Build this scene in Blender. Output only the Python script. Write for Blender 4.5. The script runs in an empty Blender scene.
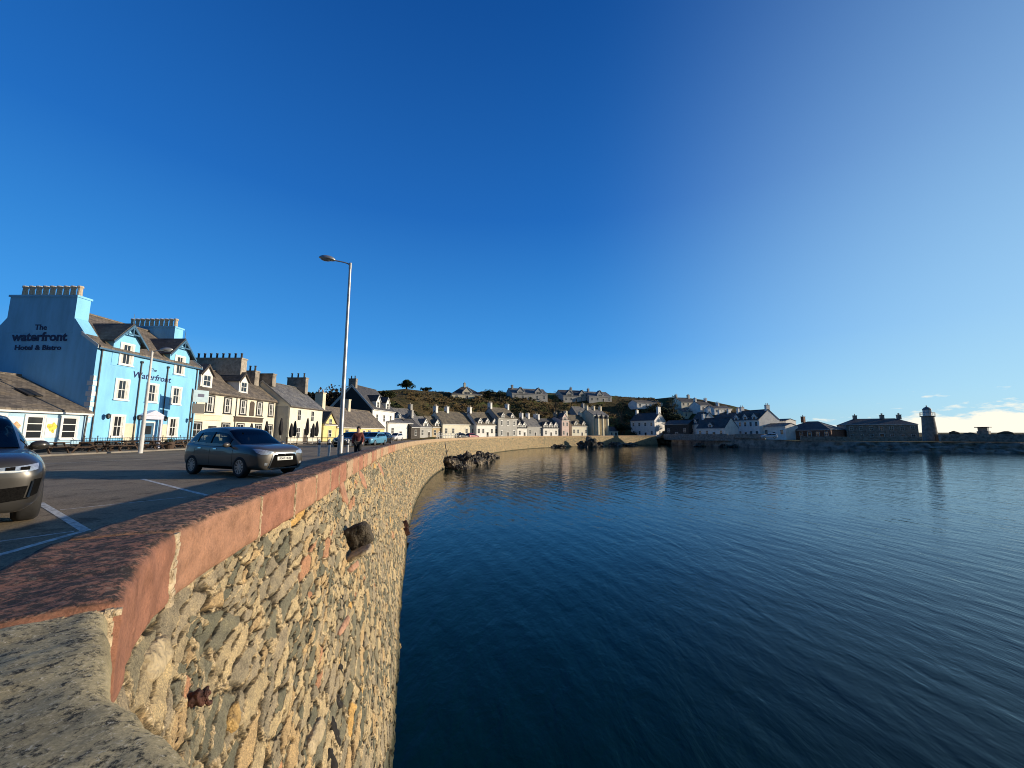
import bpy, bmesh, math, random
import numpy as np
from mathutils import Vector, Matrix, noise
from mathutils.bvhtree import BVHTree

R = math.radians
rnd = random.Random(7)
S = bpy.context.scene
COL = S.collection

# ------------------------------------------------------------------ camera, sky, sun, exposure
EYE = 4.3
F = 390.0
PITCH = math.atan(50.0 / F)
cam = bpy.data.objects.new('camera', bpy.data.cameras.new('camera'))
COL.objects.link(cam)
cam.data.sensor_width = 36.0
cam.data.sensor_fit = 'HORIZONTAL'
cam.data.lens = F / 1024 * 36.0
cam.data.clip_start = 0.05
cam.data.clip_end = 30000
cam.location = (0, 0, EYE)
cam.rotation_euler = (R(90) + PITCH, 0, 0)
S.camera = cam

SUN_AZ = 86.0      # degrees clockwise from +Y
SUN_EL = 11.5
SKY_COL = [(0.0,(.26,.58,.83)),(.08,(.17,.52,.93)),(.20,(.070,.36,.88)),(.50,(.022,.165,.58)),(.78,(.009,.085,.36)),(1.0,(.006,.06,.27))]
HAZE_R = (4.15, 6.3, 7.2)
world = bpy.data.worlds.new('World')
S.world = world
world.use_nodes = True
wt = world.node_tree
for n in list(wt.nodes): wt.nodes.remove(n)
wo = wt.nodes.new('ShaderNodeOutputWorld')
bg = wt.nodes.new('ShaderNodeBackground')
bg.inputs['Strength'].default_value = 0.13
sky = wt.nodes.new('ShaderNodeTexSky')
sky.sky_type = 'NISHITA'
sky.sun_disc = False
sky.sun_elevation = R(SUN_EL)
sky.sun_rotation = R(SUN_AZ)
sky.air_density = 1.0
sky.dust_density = 0.3
sky.ozone_density = 4.0
hsv = wt.nodes.new('ShaderNodeHueSaturation')
hsv.inputs['Saturation'].default_value = 1.3
hsv.inputs['Hue'].default_value = 0.508
wt.links.new(sky.outputs[0], hsv.inputs['Color'])
# thin bank of low cloud near the horizon
tc = wt.nodes.new('ShaderNodeTexCoord')
sep = wt.nodes.new('ShaderNodeSeparateXYZ')
wt.links.new(tc.outputs['Generated'], sep.inputs[0])
mp = wt.nodes.new('ShaderNodeMapping')
mp.inputs['Scale'].default_value = (9, 9, 34)
wt.links.new(tc.outputs['Generated'], mp.inputs[0])
cn = wt.nodes.new('ShaderNodeTexNoise')
cn.inputs['Scale'].default_value = 1.7
cn.inputs['Detail'].default_value = 6
cn.inputs['Roughness'].default_value = 0.62
wt.links.new(mp.outputs[0], cn.inputs['Vector'])
band = wt.nodes.new('ShaderNodeMapRange')          # high near the horizon, none above ~6 degrees
band.inputs['From Min'].default_value = 0.012
band.inputs['From Max'].default_value = 0.10
band.inputs['To Min'].default_value = 0.225
band.inputs['To Max'].default_value = -0.28
wt.links.new(sep.outputs['Z'], band.inputs['Value'])
east = wt.nodes.new('ShaderNodeMapRange')          # only over the open sea on the sunny side
east.inputs['From Min'].default_value = 0.35
east.inputs['From Max'].default_value = 0.75
east.inputs['To Min'].default_value = -0.5
east.inputs['To Max'].default_value = 0.0
wt.links.new(sep.outputs['X'], east.inputs['Value'])
a1 = wt.nodes.new('ShaderNodeMath'); a1.operation = 'ADD'
wt.links.new(cn.outputs['Fac'], a1.inputs[0]); wt.links.new(band.outputs[0], a1.inputs[1])
a2 = wt.nodes.new('ShaderNodeMath'); a2.operation = 'ADD'
wt.links.new(a1.outputs[0], a2.inputs[0]); wt.links.new(east.outputs[0], a2.inputs[1])
cm = wt.nodes.new('ShaderNodeMapRange')
cm.inputs['From Min'].default_value = 0.50
cm.inputs['From Max'].default_value = 0.64
wt.links.new(a2.outputs[0], cm.inputs['Value'])
mixc = wt.nodes.new('ShaderNodeMixRGB')
mixc.inputs['Color2'].default_value = (8.2, 7.8, 6.6, 1)
wt.links.new(cm.outputs[0], mixc.inputs['Fac'])
# clear winter air: deep blue overhead, paler towards the sea horizon and whiter towards the sun
zr_ = wt.nodes.new('ShaderNodeValToRGB')
els = zr_.color_ramp.elements
for k_ in range(len(SKY_COL)-2): els.new(.5)
for e_, (p_, c_) in zip(els, SKY_COL):
    e_.position = p_; e_.color = c_ + (1,)
wt.links.new(sep.outputs['Z'], zr_.inputs[0])
amp = wt.nodes.new('ShaderNodeMixRGB'); amp.blend_type = 'MULTIPLY'; amp.inputs[0].default_value = 1
amp.inputs[2].default_value = (8, 8, 8, 1)
wt.links.new(zr_.outputs[0], amp.inputs[1])
air = wt.nodes.new('ShaderNodeMixRGB'); air.inputs[0].default_value = 0.72
wt.links.new(hsv.outputs[0], air.inputs[1]); wt.links.new(amp.outputs[0], air.inputs[2])
hx = wt.nodes.new('ShaderNodeMapRange'); hx.interpolation_type = 'SMOOTHERSTEP'
hx.inputs['From Min'].default_value = 0.05; hx.inputs['From Max'].default_value = 1.15; hx.inputs['To Max'].default_value = 0.80
wt.links.new(sep.outputs['X'], hx.inputs['Value'])
hz = wt.nodes.new('ShaderNodeMapRange')
hz.inputs['From Min'].default_value = 0.0; hz.inputs['From Max'].default_value = 0.9; hz.inputs['To Min'].default_value = 1.0; hz.inputs['To Max'].default_value = 0.25
wt.links.new(sep.outputs['Z'], hz.inputs['Value'])
hm = wt.nodes.new('ShaderNodeMath'); hm.operation = 'MULTIPLY'
wt.links.new(hx.outputs[0], hm.inputs[0]); wt.links.new(hz.outputs[0], hm.inputs[1])
hmix = wt.nodes.new('ShaderNodeMixRGB'); hmix.inputs['Color2'].default_value = HAZE_R + (1,)
wt.links.new(hm.outputs[0], hmix.inputs['Fac'])
wt.links.new(air.outputs[0], hmix.inputs['Color1'])
wt.links.new(hmix.outputs[0], mixc.inputs['Color1'])
bd_ = wt.nodes.new('ShaderNodeMapRange'); bd_.interpolation_type = 'SMOOTHSTEP'      # sky dimmed behind the camera to cut fill on shaded walls
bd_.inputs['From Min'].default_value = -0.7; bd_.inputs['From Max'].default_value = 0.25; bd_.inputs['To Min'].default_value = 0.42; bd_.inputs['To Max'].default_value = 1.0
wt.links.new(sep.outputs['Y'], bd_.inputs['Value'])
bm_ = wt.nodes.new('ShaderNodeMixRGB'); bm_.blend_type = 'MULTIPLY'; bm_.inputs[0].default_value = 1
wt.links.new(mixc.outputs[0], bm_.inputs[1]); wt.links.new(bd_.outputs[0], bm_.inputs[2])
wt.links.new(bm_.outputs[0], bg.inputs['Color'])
wt.links.new(bg.outputs[0], wo.inputs['Surface'])

sl = bpy.data.lights.new('sun', 'SUN')
sl.energy = 5.0
sl.angle = R(0.53)
sl.color = (1.0, 0.86, 0.67)
sun = bpy.data.objects.new('sun', sl)
COL.objects.link(sun)
sdir = Vector((math.sin(R(SUN_AZ)) * math.cos(R(SUN_EL)), math.cos(R(SUN_AZ)) * math.cos(R(SUN_EL)), math.sin(R(SUN_EL))))
sun.rotation_euler = sdir.to_track_quat('Z', 'Y').to_euler()
sun.location = (60, 10, 40)

S.render.engine = 'CYCLES'
S.cycles.filter_width = 1.0
S.view_settings.view_transform = 'Standard'
S.view_settings.look = 'None'
S.view_settings.exposure = 0.0
S.view_settings.gamma = 1.0
S.render.resolution_x = 1024
S.render.resolution_y = 768

# ------------------------------------------------------------------ photograph measurements -> metres
CP, SP = math.cos(PITCH), math.sin(PITCH)
def ray(px, py):
    u, v = px - 512.0, py - 384.0
    return Vector((u, F * CP + v * SP, F * SP - v * CP))
def G(px, py, z):                      # point at height z
    d = ray(px, py); s = (z - EYE) / d.z
    return Vector((d.x * s, d.y * s, z))
def XY(px, Y):                          # plan position at distance Y seen in column px (at eye level)
    return Vector(((px - 512.0) / (F * CP + 50 * SP) * Y, Y))
def ZA(py, Y):                          # height at distance Y
    v = py - 384.0
    return EYE + (F * SP - v * CP) / (F * CP + v * SP) * Y

# ------------------------------------------------------------------ materials
MATS = {}
def ramp(nt, stops):
    r = nt.nodes.new('ShaderNodeValToRGB')
    els = r.color_ramp.elements
    while len(els) < len(stops): els.new(0.5)
    for e, (p, c) in zip(els, stops):
        e.position = p; e.color = (c[0], c[1], c[2], 1)
    return r
def newmat(name):
    m = bpy.data.materials.new(name)
    m.use_nodes = True
    nt = m.node_tree
    b = nt.nodes['Principled BSDF']
    return m, nt, b
def mat(name, col, rough=0.75, var=0.18, scale=3.0, bump=0.0, bscale=20.0, metallic=0.0, coat=0.0, stretch=None, spec=0.5, tint=None, emit=None):
    if name in MATS: return MATS[name]
    m, nt, b = newmat(name)
    L = nt.links
    tcn = nt.nodes.new('ShaderNodeTexCoord')
    mpn = nt.nodes.new('ShaderNodeMapping')
    L.new(tcn.outputs['Object'], mpn.inputs[0])
    if stretch: mpn.inputs['Scale'].default_value = stretch
    nz = nt.nodes.new('ShaderNodeTexNoise')
    nz.inputs['Scale'].default_value = scale
    nz.inputs['Detail'].default_value = 7
    nz.inputs['Roughness'].default_value = 0.62
    L.new(mpn.outputs[0], nz.inputs['Vector'])
    c1 = tuple(min(1, x * (1 - var * 1.6)) for x in col)
    c2 = tuple(min(1, x * (1 + var * 1.2)) for x in col)
    if tint: c1 = tint
    r = ramp(nt, [(0.32, c1), (0.52, col), (0.72, c2)])
    L.new(nz.outputs['Fac'], r.inputs[0])
    L.new(r.outputs[0], b.inputs['Base Color'])
    b.inputs['Roughness'].default_value = rough
    b.inputs['Metallic'].default_value = metallic
    b.inputs['Specular IOR Level'].default_value = spec
    if coat:
        b.inputs['Coat Weight'].default_value = coat
        b.inputs['Coat Roughness'].default_value = 0.04
    if bump:
        n2 = nt.nodes.new('ShaderNodeTexNoise')
        n2.inputs['Scale'].default_value = bscale
        n2.inputs['Detail'].default_value = 6
        L.new(mpn.outputs[0], n2.inputs['Vector'])
        bp = nt.nodes.new('ShaderNodeBump')
        bp.inputs['Strength'].default_value = bump
        bp.inputs['Distance'].default_value = 0.05
        L.new(n2.outputs['Fac'], bp.inputs['Height'])
        L.new(bp.outputs[0], b.inputs['Normal'])
    MATS[name] = m
    return m
def slate(name, col, rough=0.7, course=0.22):
    """roof slates: courses and joints from a brick pattern laid in the roof's own UVs (metres)"""
    if name in MATS: return MATS[name]
    m, nt, b = newmat(name)
    L = nt.links
    uv = nt.nodes.new('ShaderNodeTexCoord')
    br = nt.nodes.new('ShaderNodeTexBrick')
    br.inputs['Scale'].default_value = 1.0
    br.inputs['Brick Width'].default_value = 0.30
    br.inputs['Row Height'].default_value = course
    br.inputs['Mortar Size'].default_value = 0.012
    br.inputs['Color1'].default_value = tuple(x * 0.70 for x in col) + (1,)
    br.inputs['Color2'].default_value = tuple(x * 1.30 for x in col) + (1,)
    br.inputs['Mortar'].default_value = tuple(x * 0.35 for x in col) + (1,)
    L.new(uv.outputs['UV'], br.inputs['Vector'])
    nz = nt.nodes.new('ShaderNodeTexNoise')
    nz.inputs['Scale'].default_value = 0.9; nz.inputs['Detail'].default_value = 8
    L.new(uv.outputs['UV'], nz.inputs['Vector'])
    r = ramp(nt, [(0.3, (0.6, 0.6, 0.6)), (0.5, (1, 1, 1)), (0.72, (1.35, 1.28, 1.1))])
    L.new(nz.outputs['Fac'], r.inputs[0])
    mx = nt.nodes.new('ShaderNodeMixRGB'); mx.blend_type = 'MULTIPLY'; mx.inputs[0].default_value = 1
    L.new(br.outputs['Color'], mx.inputs[1]); L.new(r.outputs[0], mx.inputs[2])
    L.new(mx.outputs[0], b.inputs['Base Color'])
    b.inputs['Roughness'].default_value = rough
    bp = nt.nodes.new('ShaderNodeBump'); bp.inputs['Strength'].default_value = 0.5; bp.inputs['Distance'].default_value = 0.03
    L.new(br.outputs['Fac'], bp.inputs['Height']); bp.invert = True
    L.new(bp.outputs[0], b.inputs['Normal'])
    MATS[name] = m
    return m

# ------------------------------------------------------------------ mesh helpers
def link(o, parent=None):
    COL.objects.link(o)
    if parent is not None: o.parent = parent
    return o
def tag(o, label=None, cat=None, group=None, kind=None):
    if label: o['label'] = label
    if cat: o['category'] = cat
    if group: o['group'] = group
    if kind: o['kind'] = kind
    return o
def thing(name, label, cat, loc=(0, 0, 0), rz=0.0, group=None):
    o = bpy.data.objects.new(name, None)
    o.empty_display_size = 0.3
    o.location = loc; o.rotation_euler = (0, 0, rz)
    link(o)
    return tag(o, label, cat, group)
class MB:
    def __init__(s): s.v = []; s.f = []; s.m = []; s.uv = {}
    def add(s, vs, fs, m=0):
        b = len(s.v); s.v += [tuple(p) for p in vs]
        for f in fs: s.f.append([b + i for i in f]); s.m.append(m)
        return b
    def box(s, x0, x1, y0, y1, z0, z1, m=0):
        s.add([(x0,y0,z0),(x1,y0,z0),(x1,y1,z0),(x0,y1,z0),(x0,y0,z1),(x1,y0,z1),(x1,y1,z1),(x0,y1,z1)],
              [(0,3,2,1),(4,5,6,7),(0,1,5,4),(1,2,6,5),(2,3,7,6),(3,0,4,7)], m)
    def hexa(s, p, m=0):               # eight points, bottom ring then top ring
        s.add(p, [(0,3,2,1),(4,5,6,7),(0,1,5,4),(1,2,6,5),(2,3,7,6),(3,0,4,7)], m)
    def cyl(s, p0, p1, r0, r1=None, n=10, m=0):
        r1 = r0 if r1 is None else r1
        p0, p1 = Vector(p0), Vector(p1)
        d = (p1 - p0).normalized()
        a = d.orthogonal().normalized(); b = d.cross(a)
        vs = []
        for p, r in ((p0, r0), (p1, r1)):
            for i in range(n):
                t = 2 * math.pi * i / n
                vs.append(p + a * (r * math.cos(t)) + b * (r * math.sin(t)))
        fs = [(i, (i+1) % n, n + (i+1) % n, n + i) for i in range(n)]
        fs += [tuple(range(n-1, -1, -1)), tuple(range(n, 2*n))]
        s.add(vs, fs, m)
    def lathe(s, prof, c=(0,0,0), n=16, m=0):   # profile of (r, z)
        k = len(prof); vs = []
        for r, z in prof:
            for i in range(n):
                t = 2*math.pi*i/n
                vs.append((c[0]+r*math.cos(t), c[1]+r*math.sin(t), c[2]+z))
        fs = [(j*n+i, j*n+(i+1)%n, (j+1)*n+(i+1)%n, (j+1)*n+i) for j in range(k-1) for i in range(n)]
        fs += [tuple(range(n-1,-1,-1)), tuple(range((k-1)*n, k*n))]
        s.add(vs, fs, m)
    def prism(s, poly, y0, y1, m=0):   # polygon in xz pushed along y
        n = len(poly)
        vs = [(x, y0, z) for x, z in poly] + [(x, y1, z) for x, z in poly]
        fs = [tuple(range(n)), tuple(range(2*n-1, n-1, -1))]
        fs += [(i, n+i, n+(i+1)%n, (i+1)%n) for i in range(n)]
        s.add(vs, fs, m)
    def build(s, name, mats, parent=None, smooth=False, loc=None, recalc=True):
        me = bpy.data.meshes.new(name)
        me.from_pydata(s.v, [], s.f)
        if not isinstance(mats, (list, tuple)): mats = [mats]
        for mm in mats: me.materials.append(mm)
        me.polygons.foreach_set('material_index', s.m)
        if smooth: me.polygons.foreach_set('use_smooth', [True]*len(s.f))
        if recalc:
            bm = bmesh.new(); bm.from_mesh(me)
            bmesh.ops.recalc_face_normals(bm, faces=bm.faces)
            bm.to_mesh(me); bm.free()
        me.update()
        o = bpy.data.objects.new(name, me)
        if loc is not None: o.location = loc
        return link(o, parent)
def inst(name, me, parent=None, loc=(0,0,0), rz=0.0):
    o = bpy.data.objects.new(name, me); o.location = loc; o.rotation_euler = (0,0,rz)
    return link(o, parent)
def copy_tree(o, parent=None):
    c = o.copy(); COL.objects.link(c)
    if parent is not None: c.parent = parent
    for ch in list(o.children): copy_tree(ch, c)
    return c
def gridmesh(name, P, mats, parent=None, smooth=True, uv=None, closed_j=False):
    """P: array (n, m, 3)"""
    n, m = P.shape[:2]
    i = np.arange(n-1)[:, None]; j = np.arange(m if closed_j else m-1)[None, :]
    jn = (j+1) % m
    q = np.stack([i*m+j+0*i, (i+1)*m+j, (i+1)*m+jn, i*m+jn+0*i], -1).reshape(-1, 4)
    me = bpy.data.meshes.new(name)
    nv, nf = n*m, len(q)
    me.vertices.add(nv); me.vertices.foreach_set('co', np.ascontiguousarray(P, dtype=np.float32).ravel())
    me.loops.add(nf*4); me.loops.foreach_set('vertex_index', q.astype(np.int32).ravel())
    me.polygons.add(nf); me.polygons.foreach_set('loop_start', np.arange(nf, dtype=np.int32)*4)
    if smooth: me.polygons.foreach_set('use_smooth', np.ones(nf, dtype=bool))
    me.update(calc_edges=True)
    if uv is not None:
        ul = me.uv_layers.new(name='UVMap')
        ul.data.foreach_set('uv', uv.reshape(-1, 2)[q.ravel()].astype(np.float32).ravel())
    if not isinstance(mats, (list, tuple)): mats = [mats]
    for mm in mats: me.materials.append(mm)
    o = bpy.data.objects.new(name, me)
    return link(o, parent)
def mesh_bvh(o):
    me = o.data; mw = o.matrix_basis
    return BVHTree.FromPolygons([mw @ v.co for v in me.vertices], [p.vertices[:] for p in me.polygons])
def fbm(x, y, z=0.0, o=5): return noise.fractal(Vector((x, y, z)), 1.0, 2.0, o)

# ------------------------------------------------------------------ shore path: outer top edge of the sea wall
WTOP = 3.70
TOP = [(2.6,-1.25),(1.7,-.55),(.9,-.02),(.1,.42),(-.6,.83),(-1.06,1.13),(-1.52,1.60),(-2.10,2.50),(-2.45,3.75),(-2.72,4.95),
       (-3.25,7.2),(-3.95,9.8),(-4.85,13.6),(-5.95,18.2),(-7.3,25.5),(-8.6,35),(-9.4,47),(-8.9,60),(-7.2,75),(-4.1,94),
       (1.0,109),(7.4,121.5),(17,132),(30.6,142.5),(40,149.5),(49.5,155.2),(58,158.5)]
def catmull(pts, per=24):
    P = np.array(pts, float); out = []
    n = len(P)
    for i in range(n-1):
        p0 = P[max(i-1,0)]; p1 = P[i]; p2 = P[i+1]; p3 = P[min(i+2,n-1)]
        # centripetal
        t0=0; t1=t0+max(np.linalg.norm(p1-p0),1e-6)**.5; t2=t1+np.linalg.norm(p2-p1)**.5; t3=t2+max(np.linalg.norm(p3-p2),1e-6)**.5
        if i == 0: p0 = 2*p1-p2; t1 = t0+np.linalg.norm(p1-p0)**.5; t2=t1+np.linalg.norm(p2-p1)**.5; t3=t2+np.linalg.norm(p3-p2)**.5
        if i == n-2: p3 = 2*p2-p1; t3=t2+np.linalg.norm(p3-p2)**.5
        for t in np.linspace(t1, t2, per, endpoint=False):
            A1=(t1-t)/(t1-t0)*p0+(t-t0)/(t1-t0)*p1
            A2=(t2-t)/(t2-t1)*p1+(t-t1)/(t2-t1)*p2
            A3=(t3-t)/(t3-t2)*p2+(t-t2)/(t3-t2)*p3
            B1=(t2-t)/(t2-t0)*A1+(t-t0)/(t2-t0)*A2
            B2=(t3-t)/(t3-t1)*A2+(t-t1)/(t3-t1)*A3
            out.append((t2-t)/(t2-t1)*B1+(t-t1)/(t2-t1)*B2)
    out.append(P[-1])
    return np.array(out)
PP = catmull(TOP)
SEG = np.concatenate([[0], np.cumsum(np.linalg.norm(np.diff(PP, axis=0), axis=1))])
STOT = SEG[-1]
_T = np.gradient(PP, SEG, axis=0); _T /= np.linalg.norm(_T, axis=1)[:, None]
def path(s):
    s = np.asarray(s, float)
    p = np.stack([np.interp(s, SEG, PP[:,0]), np.interp(s, SEG, PP[:,1])], -1)
    t = np.stack([np.interp(s, SEG, _T[:,0]), np.interp(s, SEG, _T[:,1])], -1)
    t /= np.linalg.norm(t, axis=-1)[..., None]
    n = np.stack([t[...,1], -t[...,0]], -1)      # towards the water
    return p, t, n
def s_at(x, y):
    return SEG[np.argmin((PP[:,0]-x)**2 + (PP[:,1]-y)**2)]
# ================================================================== SETTING: water, wall, ground, road
# ---- water
def water_material():
    m, nt, b = newmat('sea_water'); L = nt.links
    b.inputs['Base Color'].default_value = (0.0002, 0.0115, 0.009, 1)
    b.inputs['Roughness'].default_value = 0.06
    b.inputs['IOR'].default_value = 1.333; b.inputs['Specular IOR Level'].default_value = 0.36
    tcn = nt.nodes.new('ShaderNodeTexCoord')
    def layer(rot, sx, sy, scale, detail, dist):
        mpn = nt.nodes.new('ShaderNodeMapping')
        mpn.inputs['Rotation'].default_value = (0, 0, R(rot))
        mpn.inputs['Scale'].default_value = (sx, sy, 1)
        L.new(tcn.outputs['Object'], mpn.inputs[0])
        nz = nt.nodes.new('ShaderNodeTexNoise')
        nz.inputs['Scale'].default_value = scale; nz.inputs['Detail'].default_value = detail
        nz.inputs['Roughness'].default_value = 0.5; nz.inputs['Distortion'].default_value = dist
        L.new(mpn.outputs[0], nz.inputs['Vector'])
        return nz.outputs['Fac']
    def madd(a, k, c=None):
        n = nt.nodes.new('ShaderNodeMath'); n.operation = 'MULTIPLY_ADD'
        L.new(a, n.inputs[0]); n.inputs[1].default_value = k
        if c is None: n.inputs[2].default_value = 0
        else: L.new(c, n.inputs[2])
        return n.outputs[0]
    # long ripples running in from the harbour mouth, crests along the wall
    wv = nt.nodes.new('ShaderNodeTexWave'); wv.wave_type = 'BANDS'; wv.bands_direction = 'X'; wv.wave_profile = 'SIN'
    mpw = nt.nodes.new('ShaderNodeMapping'); mpw.inputs['Rotation'].default_value = (0, 0, R(-24))
    L.new(tcn.outputs['Object'], mpw.inputs[0])
    L.new(mpw.outputs[0], wv.inputs['Vector'])
    wv.inputs['Scale'].default_value = 0.42; wv.inputs['Distortion'].default_value = 7.0
    wv.inputs['Detail'].default_value = 2.0; wv.inputs['Detail Scale'].default_value = 0.22
    h = madd(wv.outputs['Fac'], WAVE[0])
    h = madd(layer(-24, 1.0, 0.34, 1.8, 4, 0.5), WAVE[1], h)
    h = madd(layer(-38, 1.0, 0.55, 5.5, 4, 0.3), WAVE[2], h)
    h = madd(layer(10, 1.0, 0.6, 0.35, 2, 0.0), WAVE[3], h)
    bp = nt.nodes.new('ShaderNodeBump'); bp.inputs['Strength'].default_value = 1.0; bp.inputs['Distance'].default_value = 1.0
    L.new(h, bp.inputs['Height']); L.new(bp.outputs[0], b.inputs['Normal'])
    return m
WAVE = (0.004, 0.030, 0.011, 0.06)
w = MB(); Q = 9000
w.add([(-Q,-Q,0),(Q,-Q,0),(Q,Q,0),(-Q,Q,0)], [(0,1,2,3)])
sea = w.build('water', water_material(), recalc=False); tag(sea, 'calm dark teal harbour water with long low ripples', 'water', kind='structure')

# ---- sea wall face
def rubble_material():
    m, nt, b = newmat('rubble_masonry'); L = nt.links
    N = nt.nodes.new
    uv = N('ShaderNodeTexCoord')
    def nz(scale, detail=5, rough=.6, vec=None):
        n = N('ShaderNodeTexNoise'); n.inputs['Scale'].default_value = scale
        n.inputs['Detail'].default_value = detail; n.inputs['Roughness'].default_value = rough
        L.new(vec if vec is not None else uv.outputs['UV'], n.inputs['Vector']); return n
    def math_(op, a, bb=None, c=None):
        n = N('ShaderNodeMath'); n.operation = op
        for i, x in enumerate((a, bb, c)):
            if x is None: continue
            if isinstance(x, (int, float)): n.inputs[i].default_value = x
            else: L.new(x, n.inputs[i])
        return n.outputs[0]
    def mix(f, a, bb, mode='MIX'):
        n = N('ShaderNodeMixRGB'); n.blend_type = mode
        for i, x in enumerate((f, a, bb)):
            if isinstance(x, (int, float)): n.inputs[i].default_value = x
            elif isinstance(x, tuple): n.inputs[i].default_value = x + (1,)
            else: L.new(x, n.inputs[i])
        return n.outputs[0]
    # warp the wall coordinates so that joints wander
    wn = nz(2.6, 4)
    sub = N('ShaderNodeVectorMath'); sub.operation = 'SUBTRACT'; L.new(wn.outputs['Color'], sub.inputs[0]); sub.inputs[1].default_value = (.5,.5,.5)
    scl = N('ShaderNodeVectorMath'); scl.operation = 'MULTIPLY'; L.new(sub.outputs[0], scl.inputs[0]); scl.inputs[1].default_value = (.22,.13,0)
    add = N('ShaderNodeVectorMath'); add.operation = 'ADD'; L.new(uv.outputs['UV'], add.inputs[0]); L.new(scl.outputs[0], add.inputs[1])
    wn2 = nz(16, 3)
    sub2 = N('ShaderNodeVectorMath'); sub2.operation = 'SUBTRACT'; L.new(wn2.outputs['Color'], sub2.inputs[0]); sub2.inputs[1].default_value = (.5,.5,.5)
    scl2 = N('ShaderNodeVectorMath'); scl2.operation = 'MULTIPLY'; L.new(sub2.outputs[0], scl2.inputs[0]); scl2.inputs[1].default_value = (.035,.022,0)
    add2 = N('ShaderNodeVectorMath'); add2.operation = 'ADD'; L.new(add.outputs[0], add2.inputs[0]); L.new(scl2.outputs[0], add2.inputs[1])
    def cells(scl_, rot):
        mr = N('ShaderNodeMapping'); mr.inputs['Rotation'].default_value = (0, 0, R(rot)); L.new(add2.outputs[0], mr.inputs[0])
        mp = N('ShaderNodeMapping'); mp.inputs['Scale'].default_value = scl_; L.new(mr.outputs[0], mp.inputs[0])
        vo = N('ShaderNodeTexVoronoi'); vo.voronoi_dimensions = '2D'; vo.feature = 'F1'; vo.inputs['Scale'].default_value = 1; vo.inputs['Randomness'].default_value = 1
        ve = N('ShaderNodeTexVoronoi'); ve.voronoi_dimensions = '2D'; ve.feature = 'DISTANCE_TO_EDGE'; ve.inputs['Scale'].default_value = 1; ve.inputs['Randomness'].default_value = 1
        L.new(mp.outputs[0], vo.inputs['Vector']); L.new(mp.outputs[0], ve.inputs['Vector'])
        return vo.outputs['Color'], ve.outputs['Distance']
    ca, da = cells((1.9, 8.2, 1), 11); cb, db = cells((3.8, 15.5, 1), 14)
    zn = nz(1.15, 2, .5)
    sel = math_('GREATER_THAN', zn.outputs['Fac'], .535)
    cc_ = mix(sel, ca, cb)
    dm = N('ShaderNodeMix'); dm.data_type = 'FLOAT'; L.new(sel, dm.inputs[0]); L.new(da, dm.inputs[2]); L.new(db, dm.inputs[3])
    DIST = dm.outputs[0]
    sepc = N('ShaderNodeSeparateColor'); L.new(cc_, sepc.inputs[0])
    st = ramp(nt, [(0.0,(.12,.122,.092)),(0.14,(.20,.185,.132)),(0.27,(.32,.27,.175)),(0.38,(.15,.148,.112)),(0.50,(.40,.33,.205)),(0.62,(.23,.205,.15)),(0.74,(.38,.285,.16)),(0.84,(.27,.235,.17)),(0.965,(.36,.20,.12)),(0.985,(.46,.30,.11))])
    st.color_ramp.interpolation = 'CONSTANT'
    L.new(sepc.outputs[0], st.inputs[0])
    n1 = nz(7, 8, .68); n2 = nz(38, 6, .7)
    var1 = ramp(nt, [(0.28,(.55,.55,.55)),(0.5,(1,1,1)),(0.75,(1.45,1.38,1.2))]); L.new(n1.outputs['Fac'], var1.inputs[0])
    stone = mix(1.0, st.outputs[0], var1.outputs[0], 'MULTIPLY')
    var2 = ramp(nt, [(0.3,(.62,.62,.62)),(0.5,(1,1,1)),(0.7,(1.3,1.3,1.25))]); L.new(n2.outputs['Fac'], var2.inputs[0])
    stone = mix(1.0, stone, var2.outputs[0], 'MULTIPLY')
    # mortar: wide and smeared in places
    wid = nz(1.7, 5, .6)
    thr = math_('MULTIPLY_ADD', wid.outputs['Fac'], .34, -.085)
    mm = N('ShaderNodeMapRange'); mm.interpolation_type = 'SMOOTHSTEP'
    L.new(DIST, mm.inputs['Value'])
    L.new(math_('ADD', thr, .035), mm.inputs['From Max']); L.new(math_('SUBTRACT', thr, .02), mm.inputs['From Min'])
    mm.inputs['To Min'].default_value = 1; mm.inputs['To Max'].default_value = 0
    brk = N('ShaderNodeMapRange'); L.new(n1.outputs['Fac'], brk.inputs['Value']); brk.inputs['From Min'].default_value=.46; brk.inputs['From Max'].default_value=.54
    mask = math_('MULTIPLY', mm.outputs[0], brk.outputs[0])
    mort = ramp(nt, [(0.3,(.20,.155,.09)),(0.5,(.48,.39,.24)),(0.70,(.74,.64,.45))]); L.new(n2.outputs['Fac'], mort.inputs[0])
    col = mix(mask, stone, mort.outputs[0])
    n3 = nz(95, 5, .75)
    var3 = ramp(nt, [(0.32,(.45,.44,.43)),(0.5,(1,1,1)),(0.66,(1.45,1.42,1.35))]); L.new(n3.outputs['Fac'], var3.inputs[0])
    col = mix(1.0, col, var3.outputs[0], 'MULTIPLY')
    # open joints: narrow dark gaps where the mortar has gone
    gap = N('ShaderNodeMapRange'); L.new(DIST, gap.inputs['Value']); gap.inputs['From Min'].default_value=.0; gap.inputs['From Max'].default_value=.13
    gap.inputs['To Min'].default_value=1; gap.inputs['To Max'].default_value=0
    gm = math_('MULTIPLY', gap.outputs[0], math_('SUBTRACT', 1.0, brk.outputs[0]))
    col = mix(gm, col, (.022,.018,.013))
    # weed line just above the water
    spx = N('ShaderNodeSeparateXYZ'); L.new(uv.outputs['UV'], spx.inputs[0])
    wl = N('ShaderNodeMapRange'); L.new(math_('MULTIPLY_ADD', n1.outputs['Fac'], .5, spx.outputs[1]), wl.inputs['Value'])
    wl.inputs['From Min'].default_value=3.58; wl.inputs['From Max'].default_value=3.78
    col = mix(wl.outputs[0], col, (.03,.034,.018))
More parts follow.
